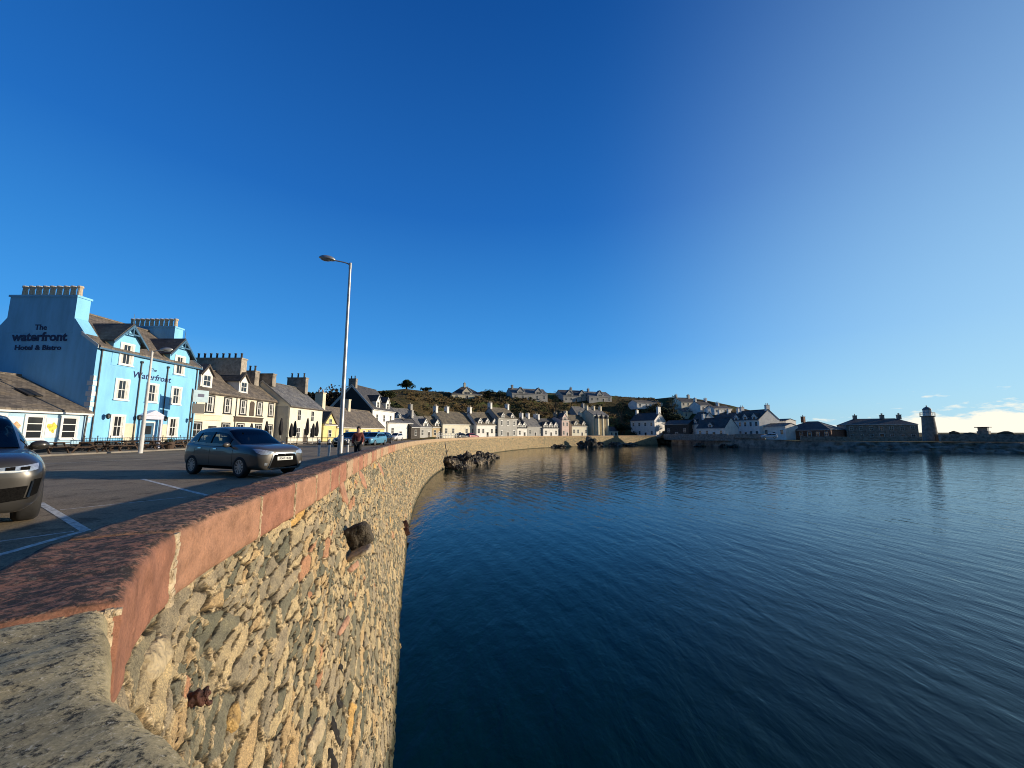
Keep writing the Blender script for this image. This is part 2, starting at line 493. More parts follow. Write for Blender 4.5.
    col = mix(1.0, col, (1.26,1.17,1.04), 'MULTIPLY')
    L.new(col, b.inputs['Base Color'])
    b.inputs['Roughness'].default_value = .82
    b.inputs['Specular IOR Level'].default_value = .3
    # relief
    dome = N('ShaderNodeMapRange'); dome.interpolation_type='SMOOTHSTEP'; L.new(DIST, dome.inputs['Value']); dome.inputs['From Max'].default_value=.09
    h = math_('MULTIPLY', dome.outputs[0], math_('MULTIPLY_ADD', sepc.outputs[1], .022, .002))
    hm = math_('MULTIPLY_ADD', n2.outputs['Fac'], .026, .006)
    mxh = N('ShaderNodeMix'); mxh.data_type='FLOAT'; L.new(mask, mxh.inputs[0]); L.new(h, mxh.inputs[2]); L.new(hm, mxh.inputs[3])
    hh = math_('MULTIPLY_ADD', n1.outputs['Fac'], .035, mxh.outputs[0])
    hh = math_('MULTIPLY_ADD', n2.outputs['Fac'], .014, hh)
    hh = math_('MULTIPLY_ADD', n3.outputs['Fac'], .010, hh)
    hh = math_('MULTIPLY_ADD', gm, -.06, hh)
    big = nz(.6, 3)
    hh = math_('MULTIPLY_ADD', big.outputs['Fac'], .14, hh)
    hh = math_('SUBTRACT', hh, .135)
    dn = N('ShaderNodeDisplacement'); dn.inputs['Midlevel'].default_value = 0; dn.inputs['Scale'].default_value = .8
    L.new(hh, dn.inputs['Height'])
    L.new(dn.outputs[0], nt.nodes['Material Output'].inputs['Displacement'])
    m.displacement_method = 'BOTH'
    return m
RUB = rubble_material()
CT = 0.44              # coping thickness
WBASE = -1.2
BATT = 1.30
wall = thing('sea_wall', 'long curved rubble sea wall with red sandstone coping beside the water', 'sea wall', (PP[0][0], PP[0][1], 0))
wall.location = (0, 0, 0)
ss = [0.0]
while ss[-1] < STOT:
    p, _, _ = path(ss[-1]); d = math.hypot(p[0], p[1])
    ss.append(ss[-1] + min(1.2, max(0.012, 0.0052 * d)))
ss[-1] = STOT
ss = np.array(ss)
p, t, n = path(ss)
dist = np.hypot(p[:,0], p[:,1])
batt = np.interp(p[:,1], [-2, 20, 40, 60], [BATT, BATT, 1.05, .9])
slant = math.hypot(WTOP - CT, BATT)
NV = 340
fr = np.linspace(0, 1, NV)
zz = WTOP - CT + 0.04 - fr * (WTOP - CT + 0.04 - WBASE)
off = (WTOP - CT - zz) / (WTOP - CT)
P = np.zeros((len(ss), NV, 3))
P[...,0] = p[:,0:1] + n[:,0:1] * (off[None,:] * batt[:,None])
P[...,1] = p[:,1:2] + n[:,1:2] * (off[None,:] * batt[:,None])
P[...,2] = zz[None,:]
UV = np.zeros((len(ss), NV, 2)); UV[...,0] = ss[:,None]; UV[...,1] = (fr*(WTOP-CT+.04-WBASE)*slant/(WTOP-CT))[None,:]
face = gridmesh('wall_face', P[:, ::-1], RUB, wall, uv=UV[:, ::-1])
WALLBVH = BVHTree.FromPolygons([Vector(v) for v in P[::6, ::6].reshape(-1,3)],
     [(i*len(P[0,::6])+j, (i+1)*len(P[0,::6])+j, (i+1)*len(P[0,::6])+j+1, i*len(P[0,::6])+j+1) for i in range(len(P[::6])-1) for j in range(len(P[0,::6])-1)])
def hitwall(px, py):
    h = WALLBVH.ray_cast(Vector((0,0,EYE)), ray(px,py).normalized())
    return h[0], h[1]
# back of the parapet, landward
PW = 0.50
pb = MB()
s2 = np.linspace(0, STOT, 260); p2, t2, n2 = path(s2)
for i in range(len(s2)-1):
    a = p2[i] - n2[i]*(PW-.03); c = p2[i+1] - n2[i+1]*(PW-.03)
    pb.add([(a[0],a[1],2.2),(c[0],c[1],2.2),(c[0],c[1],WTOP-CT+.02),(a[0],a[1],WTOP-CT+.02)], [(0,1,2,3)])
pb.build('wall_back', mat('parapet_back_stone', (.20,.17,.12), .9, .3, 3, .6, 14), wall, recalc=False)

# ---- coping stones
def coping_material(name, base, dark, lich, topw, fq=1.0):
    m, nt, b = newmat(name); L = nt.links; N = nt.nodes.new
    tcn = N('ShaderNodeTexCoord')
    def nz(scale, detail, rough, st=(1,1,1)):
        mpn = N('ShaderNodeMapping'); mpn.inputs['Scale'].default_value = st; L.new(tcn.outputs['Object'], mpn.inputs[0])
        n = N('ShaderNodeTexNoise'); n.inputs['Scale'].default_value=scale; n.inputs['Detail'].default_value=detail; n.inputs['Roughness'].default_value=rough
        L.new(mpn.outputs[0], n.inputs['Vector']); return n.outputs['Fac']
    def mixn(f, a, c, mode='MIX'):
        x = N('ShaderNodeMixRGB'); x.blend_type = mode
        for i, q in enumerate((f,a,c)):
            if isinstance(q,(int,float)): x.inputs[i].default_value=q
            elif isinstance(q,tuple): x.inputs[i].default_value=q+(1,)
            else: L.new(q, x.inputs[i])
        return x.outputs[0]
    def rng(v, lo, hi):
        x = N('ShaderNodeMapRange'); L.new(v, x.inputs['Value']); x.inputs['From Min'].default_value=lo; x.inputs['From Max'].default_value=hi; return x.outputs[0]
    n1 = nz(5, 8, .65); n2 = nz(52*fq, 7, .75); n3 = nz(21*fq, 8, .78)
    r1 = ramp(nt, [(.3, tuple(x*.68 for x in base)), (.5, base), (.72, tuple(min(1,x*1.3) for x in base))])
    L.new(n1, r1.inputs[0])
    v2 = ramp(nt, [(.3,(.7,.7,.7)),(.5,(1,1,1)),(.7,(1.22,1.2,1.15))]); L.new(n2, v2.inputs[0])
    col = mixn(1.0, r1.outputs[0], v2.outputs[0], 'MULTIPLY')
    geo = N('ShaderNodeNewGeometry'); sp = N('ShaderNodeSeparateXYZ'); L.new(geo.outputs['Normal'], sp.inputs[0])
    up = rng(sp.outputs['Z'], .45, .85)
    # black and grey lichen crust on the weathered upper bed
    am = N('ShaderNodeMath'); am.operation='MULTIPLY'; L.new(up, am.inputs[0]); L.new(rng(n3, topw, topw+.10), am.inputs[1])
    col = mixn(am.outputs[0], col, dark)
    am2 = N('ShaderNodeMath'); am2.operation='MULTIPLY'; L.new(up, am2.inputs[0]); L.new(rng(n2, .56, .66), am2.inputs[1])
    col = mixn(am2.outputs[0], col, lich)
    L.new(col, b.inputs['Base Color'])
    b.inputs['Roughness'].default_value=.85; b.inputs['Specular IOR Level'].default_value=.3
    bp = N('ShaderNodeBump'); bp.inputs['Strength'].default_value=.9; bp.inputs['Distance'].default_value=.02
    hsum = N('ShaderNodeMath'); hsum.operation='ADD'; L.new(n2, hsum.inputs[0]); L.new(n3, hsum.inputs[1])
    L.new(hsum.outputs[0], bp.inputs['Height']); L.new(bp.outputs[0], b.inputs['Normal'])
    return m
RED = coping_material('red_sandstone', (.40,.185,.115), (.055,.042,.032), (.32,.25,.18), .43)
RED2 = coping_material('orange_sandstone', (.46,.24,.145), (.06,.047,.034), (.34,.27,.19), .43)
PALE = coping_material('pale_pink_sandstone', (.50,.34,.21), (.065,.052,.038), (.42,.35,.24), .43)
GREY = coping_material('grey_lichened_stone', (.60,.50,.29), (.045,.042,.030), (.85,.78,.60), .50, 1.9)
SAND = coping_material('sandy_coping_stone', (.46,.33,.20), (.075,.06,.042), (.42,.35,.24), .45)
MORT = mat('cream_mortar', (.55,.43,.27), .9, .3, 9, .8, 30)
def coping(s0, s1, name, m, amp, seed, step=.016, nsec=44, h=CT, proud=.03, joint=.006):
    L = s1 - s0
    ns = max(4, int(L/step))
    u = np.linspace(s0+joint, s1-joint, ns)
    # rounded section: x across (0 outer arris .. -PW inner), z
    rr = .035 if amp < .01 else .05
    cs = []
    x0, x1, z0, z1 = proud, -PW-.02, WTOP-h, WTOP
    for (cx, cz, a0) in ((x0-rr, z1-rr, 0), (x1+rr, z1-rr, 90), (x1+rr, z0+rr, 180), (x0-rr, z0+rr, 270)):
        for k in range(5):
            a = R(a0 + k*22.5); cs.append((cx+rr*math.cos(a), cz+rr*math.sin(a)))
    cs = np.array(cs + [cs[0]])
    cl = np.concatenate([[0], np.cumsum(np.linalg.norm(np.diff(cs, axis=0), axis=1))])
    tt = np.linspace(0, cl[-1], nsec, endpoint=False)
    cx = np.interp(tt, cl, cs[:,0]); cz = np.interp(tt, cl, cs[:,1])
    p, t, n = path(u)
    Q = np.zeros((ns, nsec, 3))
    for i in range(ns):
        e = min(u[i]-s0, s1-u[i])
        shrink = max(0, .03 - e) ** 1.0 * .35      # worn ends
        for j in range(nsec):
            x = cx[j] - shrink if cx[j] > -PW/2 else cx[j] + shrink
            z = cz[j] - shrink if cz[j] > WTOP-h/2 else cz[j]
            q = Vector((u[i]*3 + seed*7, x*3, z*3))
            d = amp * (noise.fractal(q*1.6, 1.0, 2.0, 5) + .6*noise.noise(q*.5))
            outx = 1 if cx[j] > x0-.04 else (-1 if cx[j] < x1+.04 else 0)
            outz = 1 if cz[j] > z1-.04 else 0
            x += d*outx*1.6; z += d*outz
            Q[i,j] = (p[i][0]+n[i][0]*x, p[i][1]+n[i][1]*x, z)
    o = gridmesh(name, Q, m, wall, closed_j=True)
    bm = bmesh.new(); bm.from_mesh(o.data)
    bmesh.ops.holes_fill(bm, edges=[e for e in bm.edges if len(e.link_faces)==1], sides=0)
    bmesh.ops.recalc_face_normals(bm, faces=bm.faces)
    bm.to_mesh(o.data); bm.free()
    return o
J = [s_at(*q) for q in ((2.4,-1.1),(-1.42,1.50),(-2.13,2.56),(-2.56,4.0),(-2.75,5.05),(-2.95,6.0))]
nxt = J[-1]
while nxt < 34: nxt += rnd.uniform(.85, 1.25); J.append(nxt)
ms = [GREY, RED, RED2, RED, RED2, RED2, RED, RED, PALE, RED2, RED, RED2, PALE, RED]
for i in range(len(J)-1):
    near = i < 8
    o = coping(J[i], J[i+1], 'coping_stone', ms[i] if i < len(ms) else rnd.choice([RED2,PALE,PALE,SAND]),
           .014 if i == 0 else (.010 if near else .010), i*1.7, .014 if near else .05, 56 if near else 32, proud=-.008 if i == 0 else .02, joint=.008 if i else .004)
    if i == 0: o['label'] = 'grey lichen-crusted coping stone at the near end of the wall'
mj = MB()
for i in range(1, len(J)-1):           # mortar squeezed into the joints
    s0 = J[i]; wdt = .05 if i == 2 else .02
    p, t, n = path(s0)
    for k in range(70):
        f = k/69
        if f < .6: x, z = .012 - f/.6*.45, WTOP-.022
        else: x, z = (.022 if i > 1 else .0), WTOP - .02 - (f-.6)/.4*(CT-.02)
        w_ = wdt*(.6+.8*abs(fbm(k*.37+i, 2.1)))
        c = Vector((p[0]+n[0]*x, p[1]+n[1]*x, z))
        tv = Vector((t[0],t[1],0)); nv = Vector((n[0],n[1],0))
        lift = .012*fbm(k*.5, i*3.3)
        up = Vector((0,0,1)) if f < .6 else nv
        across = nv if f < .6 else Vector((0,0,1))
        r_ = .011
        mj.hexa([c - tv*w_ - across*r_ - up*.02, c + tv*w_ - across*r_ - up*.02, c + tv*w_ + across*r_ - up*.02, c - tv*w_ + across*r_ - up*.02,
                 c - tv*w_*.6 - across*r_ + up*(.004+lift), c + tv*w_*.6 - across*r_ + up*(.004+lift), c + tv*w_*.6 + across*r_ + up*(.004+lift), c - tv*w_*.6 + across*r_ + up*(.004+lift)])
mj.build('mortar_joint', MORT, wall)
o = coping(J[-1], STOT-.05, 'coping_course', coping_material('weathered_coping_course', (.46,.33,.20), (.14,.10,.07), (.36,.30,.2), .5), .02, 91., .45, 20, joint=0)
o['kind'] = 'stuff'

# ---- ground: flat foreshore strip, then the hill behind the town; one sheet running to the horizon
GZ = 2.86
SKY = [(-400,402),(0,402),(200,402),(300,398),(322,394),(345,392),(380,391),(405,389),(430,391.5),(450,392.5),(480,392),(510,392.5),(560,393.5),(590,392),(613,395.5),(640,398),(660,397),(672,396),(690,397),(703,398),(722,402),(745,408),(762,415),(775,424),(790,431.5),(830,432.5),(1024,432.5),(1500,432.5)]
skx = np.array([a for a,_ in SKY]); sky_y = np.array([b for _,b in SKY])
# inland path: the wall, then the harbour quay and the rocky spit with the lighthouse
QUAY = [(64,158.5),(68.5,153.5),(71.5,140),(75.5,124),(80,113),(85.5,103.5),(93,98.5),(104,94.5),(118,91),(140,86),(175,78),(260,60)]
SH = np.concatenate([np.array([path(s)[0]-path(s)[2]*(PW-.04) for s in np.concatenate([np.linspace(0,20,16), np.linspace(22,STOT,44)])]), np.array(QUAY)])
nw = 60
# inland directions: turn steadily so that rows never cross
T = np.gradient(SH, axis=0); T /= np.linalg.norm(T,axis=1)[:,None]
ang = np.degrees(np.arctan2(T[:,0], -T[:,1]))   # normal to the left, as angle
INL = np.stack([-T[:,1], T[:,0]], -1)
INL[nw:] = np.array([(.20,.98)]*len(QUAY)); INL[nw-3:nw] = [(-.3,.95),(-.1,.99),(.1,.99)]
for _ in range(3):
    K = INL.copy(); K[1:-1] = (INL[:-2]+INL[1:-1]*2+INL[2:])/4; INL = K/np.linalg.norm(K,axis=1)[:,None]
tr = np.concatenate([[0,1.5,4,8,12,16,20,24], np.linspace(27,110,46), [125,145,175,220,300,450,800,1600,4000]])
TP = np.zeros((len(SH), len(tr), 3))
for i in range(len(SH)):
    quay = i >= nw
    if quay:
        q = i - nw
        lo = 2.35 if q > 3 else 2.9
        t0, t1 = (26., 80.) if q < 2 else (60., 120.)
        if i == nw or i == nw+1: t0, t1 = 20., 75.
    else:
        lo = GZ
        yy = SH[i][1]
        t0, t1 = (float(np.interp(yy,[0,40,80,110,160],[60,44,30,24,22])), float(np.interp(yy,[0,40,80,110,160],[120,100,82,72,75])))
    # height wanted on the ridge so that the skyline sits where it is seen
    c = SH[i] + INL[i]*t1
    if c[1] > 5:
        px = 512 + c[0]/c[1]*393.0
        zr = ZA(np.interp(px, skx, sky_y), c[1])
    else: zr = 12
    zr = max(zr, lo)
    for j, t_ in enumerate(tr):
        c = SH[i] + INL[i]*t_
        f = min(1, max(0, (t_-t0)/(t1-t0)))
        f = f*f*(3-2*f)*.55 + f*.45
        f = f**.85
        z = lo + (zr-lo)*f
        if t_ > t1: z = zr - (t_-t1)*.05*min(1,(zr-lo)/10)
        bmpv = fbm(c[0]*.055, c[1]*.055, 3.1, 4)*min(1, max(0,(t_-t0)/18))*min(3.2,(zr-lo)*.16)*(1 if t_ < t1*.9 else .25)
        TP[i,j] = (c[0], c[1], max(z + bmpv, lo if t_ < t0+1 else 1.2))
def ground_material():
    m, nt, b = newmat('hillside_ground'); L = nt.links; N = nt.nodes.new
    tcn = N('ShaderNodeTexCoord')
    def nz(sc, d=8):
        n = N('ShaderNodeTexNoise'); n.inputs['Scale'].default_value=sc; n.inputs['Detail'].default_value=d; n.inputs['Roughness'].default_value=.68
        L.new(tcn.outputs['Object'], n.inputs['Vector']); return n.outputs['Fac']
    a = ramp(nt, [(.30,(.030,.033,.014)),(.42,(.075,.062,.027)),(.5,(.12,.085,.038)),(.58,(.085,.10,.030)),(.70,(.14,.15,.045))]); L.new(nz(.07), a.inputs[0])
    c = ramp(nt, [(.3,(.4,.4,.4)),(.5,(1,1,1)),(.72,(1.6,1.5,1.3))]); L.new(nz(.9), c.inputs[0])
    mx = N('ShaderNodeMixRGB'); mx.blend_type='MULTIPLY'; mx.inputs[0].default_value=1; L.new(a.outputs[0],mx.inputs[1]); L.new(c.outputs[0],mx.inputs[2])
    L.new(mx.outputs[0], b.inputs['Base Color']); b.inputs['Roughness'].default_value=.95; b.inputs['Specular IOR Level'].default_value=.15
    bp = N('ShaderNodeBump'); bp.inputs['Strength'].default_value=1; bp.inputs['Distance'].default_value=1.2; L.new(nz(.5), bp.inputs['Height']); L.new(bp.outputs[0], b.inputs['Normal'])
    return m
GRD = ground_material()
ground = gridmesh('ground', TP[:, ::-1], GRD)
tag(ground, 'rough brown and green hillside rising behind the seafront houses', 'hillside', kind='structure')
GB = mesh_bvh(ground)
def gz(x, y):
    h = GB.ray_cast(Vector((x,y,400)), Vector((0,0,-1)))
    return h[0].z if h[0] is not None else GZ
def hitground(px, py):
    return GB.ray_cast(Vector((0,0,EYE)), ray(px,py).normalized())[0]

# quay face and rocky edge of the spit, from ground level down into the water
bk = []
Qp = catmull(QUAY[:], 14)
tg = np.gradient(Qp, axis=0); tg /= np.linalg.norm(tg,axis=1)[:,None]
nb = np.stack([tg[:,1], -tg[:,0]], -1)
rows = 9
BP = np.zeros((len(Qp), rows, 3))
for i in range(len(Qp)):
    rocky = min(1, max(0, (i-60)/20))
    lo = float(np.interp(i, [0, 40, 56, 160], [2.9, 2.9, 2.36, 2.36]))
    for j in range(rows):
        f = j/(rows-1)
        z = lo + .03 - f*(lo+1.0)
        o_ = -.5 + f*(.6 + 3.2*rocky) + (fbm(i*.9, j*.7, 5)*(.25+1.1*rocky) if 0 < j else 0)
        BP[i,j] = (Qp[i][0]+nb[i][0]*o_, Qp[i][1]+nb[i][1]*o_, z + (fbm(i*.7, j*.9, 1)*.4*rocky if j else 0))
bank = gridmesh('quay_bank', BP[:, ::-1], mat('dark_shore_rock', (.27,.235,.185), .9, .45, .6, 1.0, 2.5), smooth=False)
tag(bank, 'dark rocky quay edge running below the lighthouse', 'quay', kind='structure')

# ---- car park and road: asphalt, pavement with kerb, painted bay lines
RZ = 2.90
def asphalt():
    m, nt, b = newmat('asphalt'); L = nt.links; N = nt.nodes.new
    tcn = N('ShaderNodeTexCoord')
    def nz(sc, d=6, r=.6):
        n = N('ShaderNodeTexNoise'); n.inputs['Scale'].default_value=sc; n.inputs['Detail'].default_value=d; n.inputs['Roughness'].default_value=r
        L.new(tcn.outputs['Object'], n.inputs['Vector']); return n.outputs['Fac']
    a = ramp(nt, [(.3,(.19,.15,.10)),(.5,(.265,.205,.135)),(.7,(.34,.265,.17))]); L.new(nz(.45), a.inputs[0])
    c = ramp(nt, [(.3,(.6,.6,.6)),(.5,(1,1,1)),(.7,(1.5,1.5,1.45))]); L.new(nz(45,3), c.inputs[0])
    mx = N('ShaderNodeMixRGB'); mx.blend_type='MULTIPLY'; mx.inputs[0].default_value=1; L.new(a.outputs[0],mx.inputs[1]); L.new(c.outputs[0],mx.inputs[2])
    st_ = ramp(nt, [(.36,(.55,.53,.52)),(.46,(1,1,1)),(.62,(1,1,1)),(.70,(1.25,1.2,1.1))]); L.new(nz(1.6,9,.72), st_.inputs[0])
    mx2 = N('ShaderNodeMixRGB'); mx2.blend_type='MULTIPLY'; mx2.inputs[0].default_value=1; L.new(mx.outputs[0],mx2.inputs[1]); L.new(st_.outputs[0],mx2.inputs[2]); mx = mx2
    L.new(mx.outputs[0], b.inputs['Base Color']); b.inputs['Roughness'].default_value=.88; b.inputs['Specular IOR Level'].default_value=.25
    bp = N('ShaderNodeBump'); bp.inputs['Strength'].default_value=.6; bp.inputs['Distance'].default_value=.012; L.new(nz(60,4,.7), bp.inputs['Height']); L.new(bp.outputs[0], b.inputs['Normal'])
    return m
s3 = np.linspace(.5, STOT-4, 120); p3, t3, n3 = path(s3)
RP = np.zeros((len(s3), 2, 3))
for i in range(len(s3)):
    a = p3[i]-n3[i]*(PW-.04)
    wd = float(np.interp(p3[i][1], [0, 50, 80, 105, 160], [0, 26, 14, 9, 7.5]))
    if p3[i][1] < 50:
        # car park: straight out to the pavement line at x = -29.4
        dx = max(3, a[0] + 29.2)
        f = min(1, max(0, (p3[i][1]-30)/20))
        e = Vector((a[0]-dx, a[1] - (6 if a[1] < 3 else 0)*0))*(1-f) + Vector((a[0]-n3[i][0]*wd, a[1]-n3[i][1]*wd))*f
        e = (e.x, e.y)
    else: e = (a[0]-n3[i][0]*wd, a[1]-n3[i][1]*wd)
    RP[i,0] = (a[0],a[1],RZ); RP[i,1] = (e[0],e[1],RZ)
ASP = asphalt()
rd = MB()
ins = [path(s)[0]-path(s)[2]*(PW-.06) for s in np.linspace(.2, s_at(-9.4,47)+62, 110)]
outer = [(3.6,125),(-6,117),(-12.5,108),(-19,99),(-25,90),(-27.5,80),(-29.4,66),(-29.4,20),(-29.4,-30),(6,-30),(3.5,-2.4)]
rd.add([(x,y,RZ) for x,y in ins]+[(x,y,RZ) for x,y in outer], [tuple(range(len(ins)+len(outer)))])
road = rd.build('road', ASP, recalc=False)
tag(road, 'grey asphalt car park and road behind the sea wall', 'road', kind='structure')
for poly in road.data.polygons:
    if poly.normal.z < 0: poly.flip()
r2 = MB()   # the road goes on along the front
s4 = np.linspace(s_at(7.4,121.5)-2, STOT-2, 40); p4,t4,n4 = path(s4)
for i in range(len(s4)-1):
    a,b_ = p4[i]-n4[i]*(PW-.06), p4[i+1]-n4[i+1]*(PW-.06); c,d_ = p4[i+1]-n4[i+1]*7.5, p4[i]-n4[i]*7.5
    r2.add([(a[0],a[1],RZ-.006),(b_[0],b_[1],RZ-.006),(c[0],c[1],RZ-.006),(d_[0],d_[1],RZ-.006)], [(0,1,2,3)])
o = r2.build('road', ASP); tag(o, 'narrow seafront road passing the far cottages', 'road', kind='structure')
pv = MB()
pl = [(-29.4,-30),(-29.4,66),(-27.5,80),(-25,90),(-28,92),(-31,84),(-36,66),(-40,60),(-40,-30)]
pv.add([(x,y,RZ+.11) for x,y in pl]+[(x,y,RZ-.1) for x,y in pl], [tuple(range(9)), tuple(range(17,8,-1))]+[(i,9+i,9+(i+1)%9,(i+1)%9) for i in range(9)])
o = pv.build('pavement', mat('paving', (.24,.21,.17), .9, .2, 1.2, .3, 8)); tag(o, 'pale kerbed pavement in front of the hotel', 'pavement', kind='structure')
# painted lines
PAINT = mat('road_paint', (.60,.58,.52), .7, .4, 14, tint=(.20,.18,.15))
def paint(a, c, wd, name='road_marking'):
    a, c = Vector(a[:2]), Vector(c[:2]); d = (c-a).normalized(); q = Vector((-d.y,d.x))*wd/2
    b_ = MB(); z = RZ+.004
    b_.add([(a.x+q.x,a.y+q.y,z),(a.x-q.x,a.y-q.y,z),(c.x-q.x,c.y-q.y,z),(c.x+q.x,c.y+q.y,z)], [(0,1,2,3)])
    o = b_.build(name, PAINT); tag(o, kind='structure'); return o
bd = Vector((.82,-.57)).normalized()
A0, A1 = G(142,479,RZ), G(207,495.5,RZ); B0, B1 = G(40,503,RZ), G(86,531,RZ)
paint(A0, A1, .10); paint(B0, B1, .11)
paint(G(-60,572,RZ), G(84,531,RZ), .10); paint(G(-40,547,RZ), G(74,531.5,RZ), .06)
paint(G(60,510,RZ), G(187,497,RZ), .05)
k = Vector((.57,.82)).normalized()*2.45
for i in (1,2,3): paint(A0.xy+k*i*1.0, A1.xy+k*i*1.0-bd*2.4*i, .10)
paint(G(40,464,RZ), G(140,459.5,RZ), .10); paint(G(25,458,RZ), G(180,454.6,RZ), .10)
# ================================================================== BUILDINGS
def render(name, c, v=.10): return mat(name, c, .85, v, .7, .25, 30)
WHITE = render('white_render', (.86,.83,.76)); CREAM = render('cream_render', (.74,.66,.48)); CREAM2 = render('pale_cream_render', (.80,.74,.58))
BLUE = mat('sky_blue_paint', (.24,.585,.86), .8, .10, 1.1, .25, 30, stretch=(1,1,.22)); YELL = render('yellow_render', (.74,.62,.26)); GREYR = render('grey_render', (.42,.405,.37))
TAN = render('tan_render', (.50,.38,.22)); PINK = render('pink_render', (.66,.50,.44)); STONE = mat('dark_stone', (.30,.26,.21), .9, .35, 1.6, .6, 9)
REDBR = mat('red_brown_brick', (.17,.085,.055), .9, .3, 2, .4, 12)
DKW = mat('dark_timber_wall', (.07,.06,.05), .85, .3, 2)
SL_G = slate('grey_slate', (.17,.165,.16)); SL_B = slate('brown_slate', (.175,.145,.112)); SL_D = slate('dark_slate', (.075,.072,.07)); SL_O = slate('olive_slate', (.16,.135,.095))
TRIMW = mat('white_trim', (.78,.77,.72), .5, .06, 2); TRIMB = mat('black_trim', (.03,.028,.026), .5, .2, 2); TRIMBL = mat('deep_blue_trim', (.05,.14,.24), .5, .1, 2)
TRIMDK = mat('dark_brown_trim', (.09,.065,.045), .6, .2, 2)
LEAD = mat('lead_flashing', (.16,.16,.165), .6, .2, 3); TERRA = mat('terracotta_pot', (.44,.29,.18), .85, .25, 6); BUFF = mat('buff_pot', (.55,.45,.32), .85, .25, 6); BLKPOT = mat('sooty_pot', (.05,.045,.04), .85, .25, 6)
CHST = mat('chimney_stone', (.42,.36,.28), .9, .25, 3, .4, 12)
CURT = mat('net_curtain', (.62,.60,.55), .9, .1, 6)
def glass():
    m, nt, b = newmat('window_glass')
    b.inputs['Base Color'].default_value = (.025,.028,.03,1); b.inputs['Roughness'].default_value = .05
    b.inputs['Specular IOR Level'].default_value = .6
    return m
GLASS = glass()
_wc = {}
def window(root, x, zc, w, h, sur=None, frame=TRIMW, y=0.0, rz=0.0, bars=(1,1), surw=.12, curtain=False, detail=True, name='window'):
    key = (round(w,2), round(h,2), sur.name if sur else '', frame.name, bars, surw, curtain)
    if key not in _wc:
        a = MB()
        def ring(x0,x1,z0,z1,t,ya,yb,m):
            a.box(x0,x1,ya,yb,z1-t,z1,m); a.box(x0,x1,ya,yb,z0,z0+t,m)
            a.box(x0,x0+t,ya,yb,z0+t,z1-t,m); a.box(x1-t,x1,ya,yb,z0+t,z1-t,m)
        hw, hh = w/2, h/2
        if sur: ring(-hw-surw,hw+surw,-hh-surw,hh+surw,surw,-.07,.02,1); a.box(-hw-surw-.05,hw+surw+.05,-.13,-.0705,-hh-surw,-hh-surw+.09,1)
        ring(-hw,hw,-hh,hh,.07,-.05,.02,0)
        for i in range(bars[0]): xx = -hw + w*(i+1)/(bars[0]+1); a.box(xx-.022,xx+.022,-.038,.015,-hh+.07,hh-.07,0)
        for i in range(bars[1]): zz_ = -hh + h*(i+1)/(bars[1]+1); a.box(-hw+.07,hw-.07,-.046,.012,zz_-.03,zz_+.03,0)
        me1 = a.build('window', [frame, sur or frame]); d1 = me1.data; bpy.data.objects.remove(me1)
        c = MB(); c.box(-hw+.05,hw-.05,-.022,.005,-hh+.05,hh-.05,0)
        if curtain:
            c.box(-hw+.07,-hw+w*.24,-.0235,-.021,-hh+.07,hh-.07,1); c.box(hw-w*.24,hw-.07,-.0235,-.021,-hh+.07,hh-.07,1)
        me2 = c.build('pane', [GLASS, CURT]); d2 = me2.data; bpy.data.objects.remove(me2)
        _wc[key] = (d1, d2)
    d1, d2 = _wc[key]
    o = inst(name, d1, root, (x, y, zc), rz)
    inst('pane', d2, o)
    return o
def uvroof(o):
    """lay the roof's own metres into UVs: along the eaves, up the slope"""
    me = o.data; ul = me.uv_layers.new(name='UVMap')
    for p in me.polygons:
        n = p.normal
        a = Vector((0,0,1)).cross(n)
        a = a.normalized() if a.length > 1e-3 else Vector((1,0,0))
        u_ = n.cross(a).normalized()
        for li in p.loop_indices:
            v = me.vertices[me.loops[li].vertex_index].co
            ul.data[li].uv = (v.dot(a), v.dot(u_))
def chimney(root, x, y, w, d, z0, z1, pots, m=CHST, potm=BUFF, poth=.7, potr=1.0, cap=True, row='x', detail=True):
    a = MB(); a.box(-w/2,w/2,-d/2,d/2,0,z1-z0,0)
    if cap: a.box(-w/2-.08,w/2+.08,-d/2-.08,d/2+.08,z1-z0+.001,z1-z0+.16,1)
    o = a.build('chimney', [m, m], root, loc=(x,y,z0))
    if pots:
        b = MB(); b.lathe([(.15*potr,0),(.13*potr,poth*.12),(.115*potr,poth*.8),(.155*potr,poth*.84),(.15*potr,poth),(.09*potr,poth)], n=10)
        t = b.build('chimney_pot', potm, smooth=False); me = t.data; bpy.data.objects.remove(t)
        L_ = (w if row == 'x' else d)
        for i in range(pots):
            q = (-L_/2 + L_*(i+.5)/pots)*(.94 if potr > 1 else 1)
            inst('chimney_pot', me, o, (q,0,z1-z0+.155) if row=='x' else (0,q,z1-z0+.155))
    return o
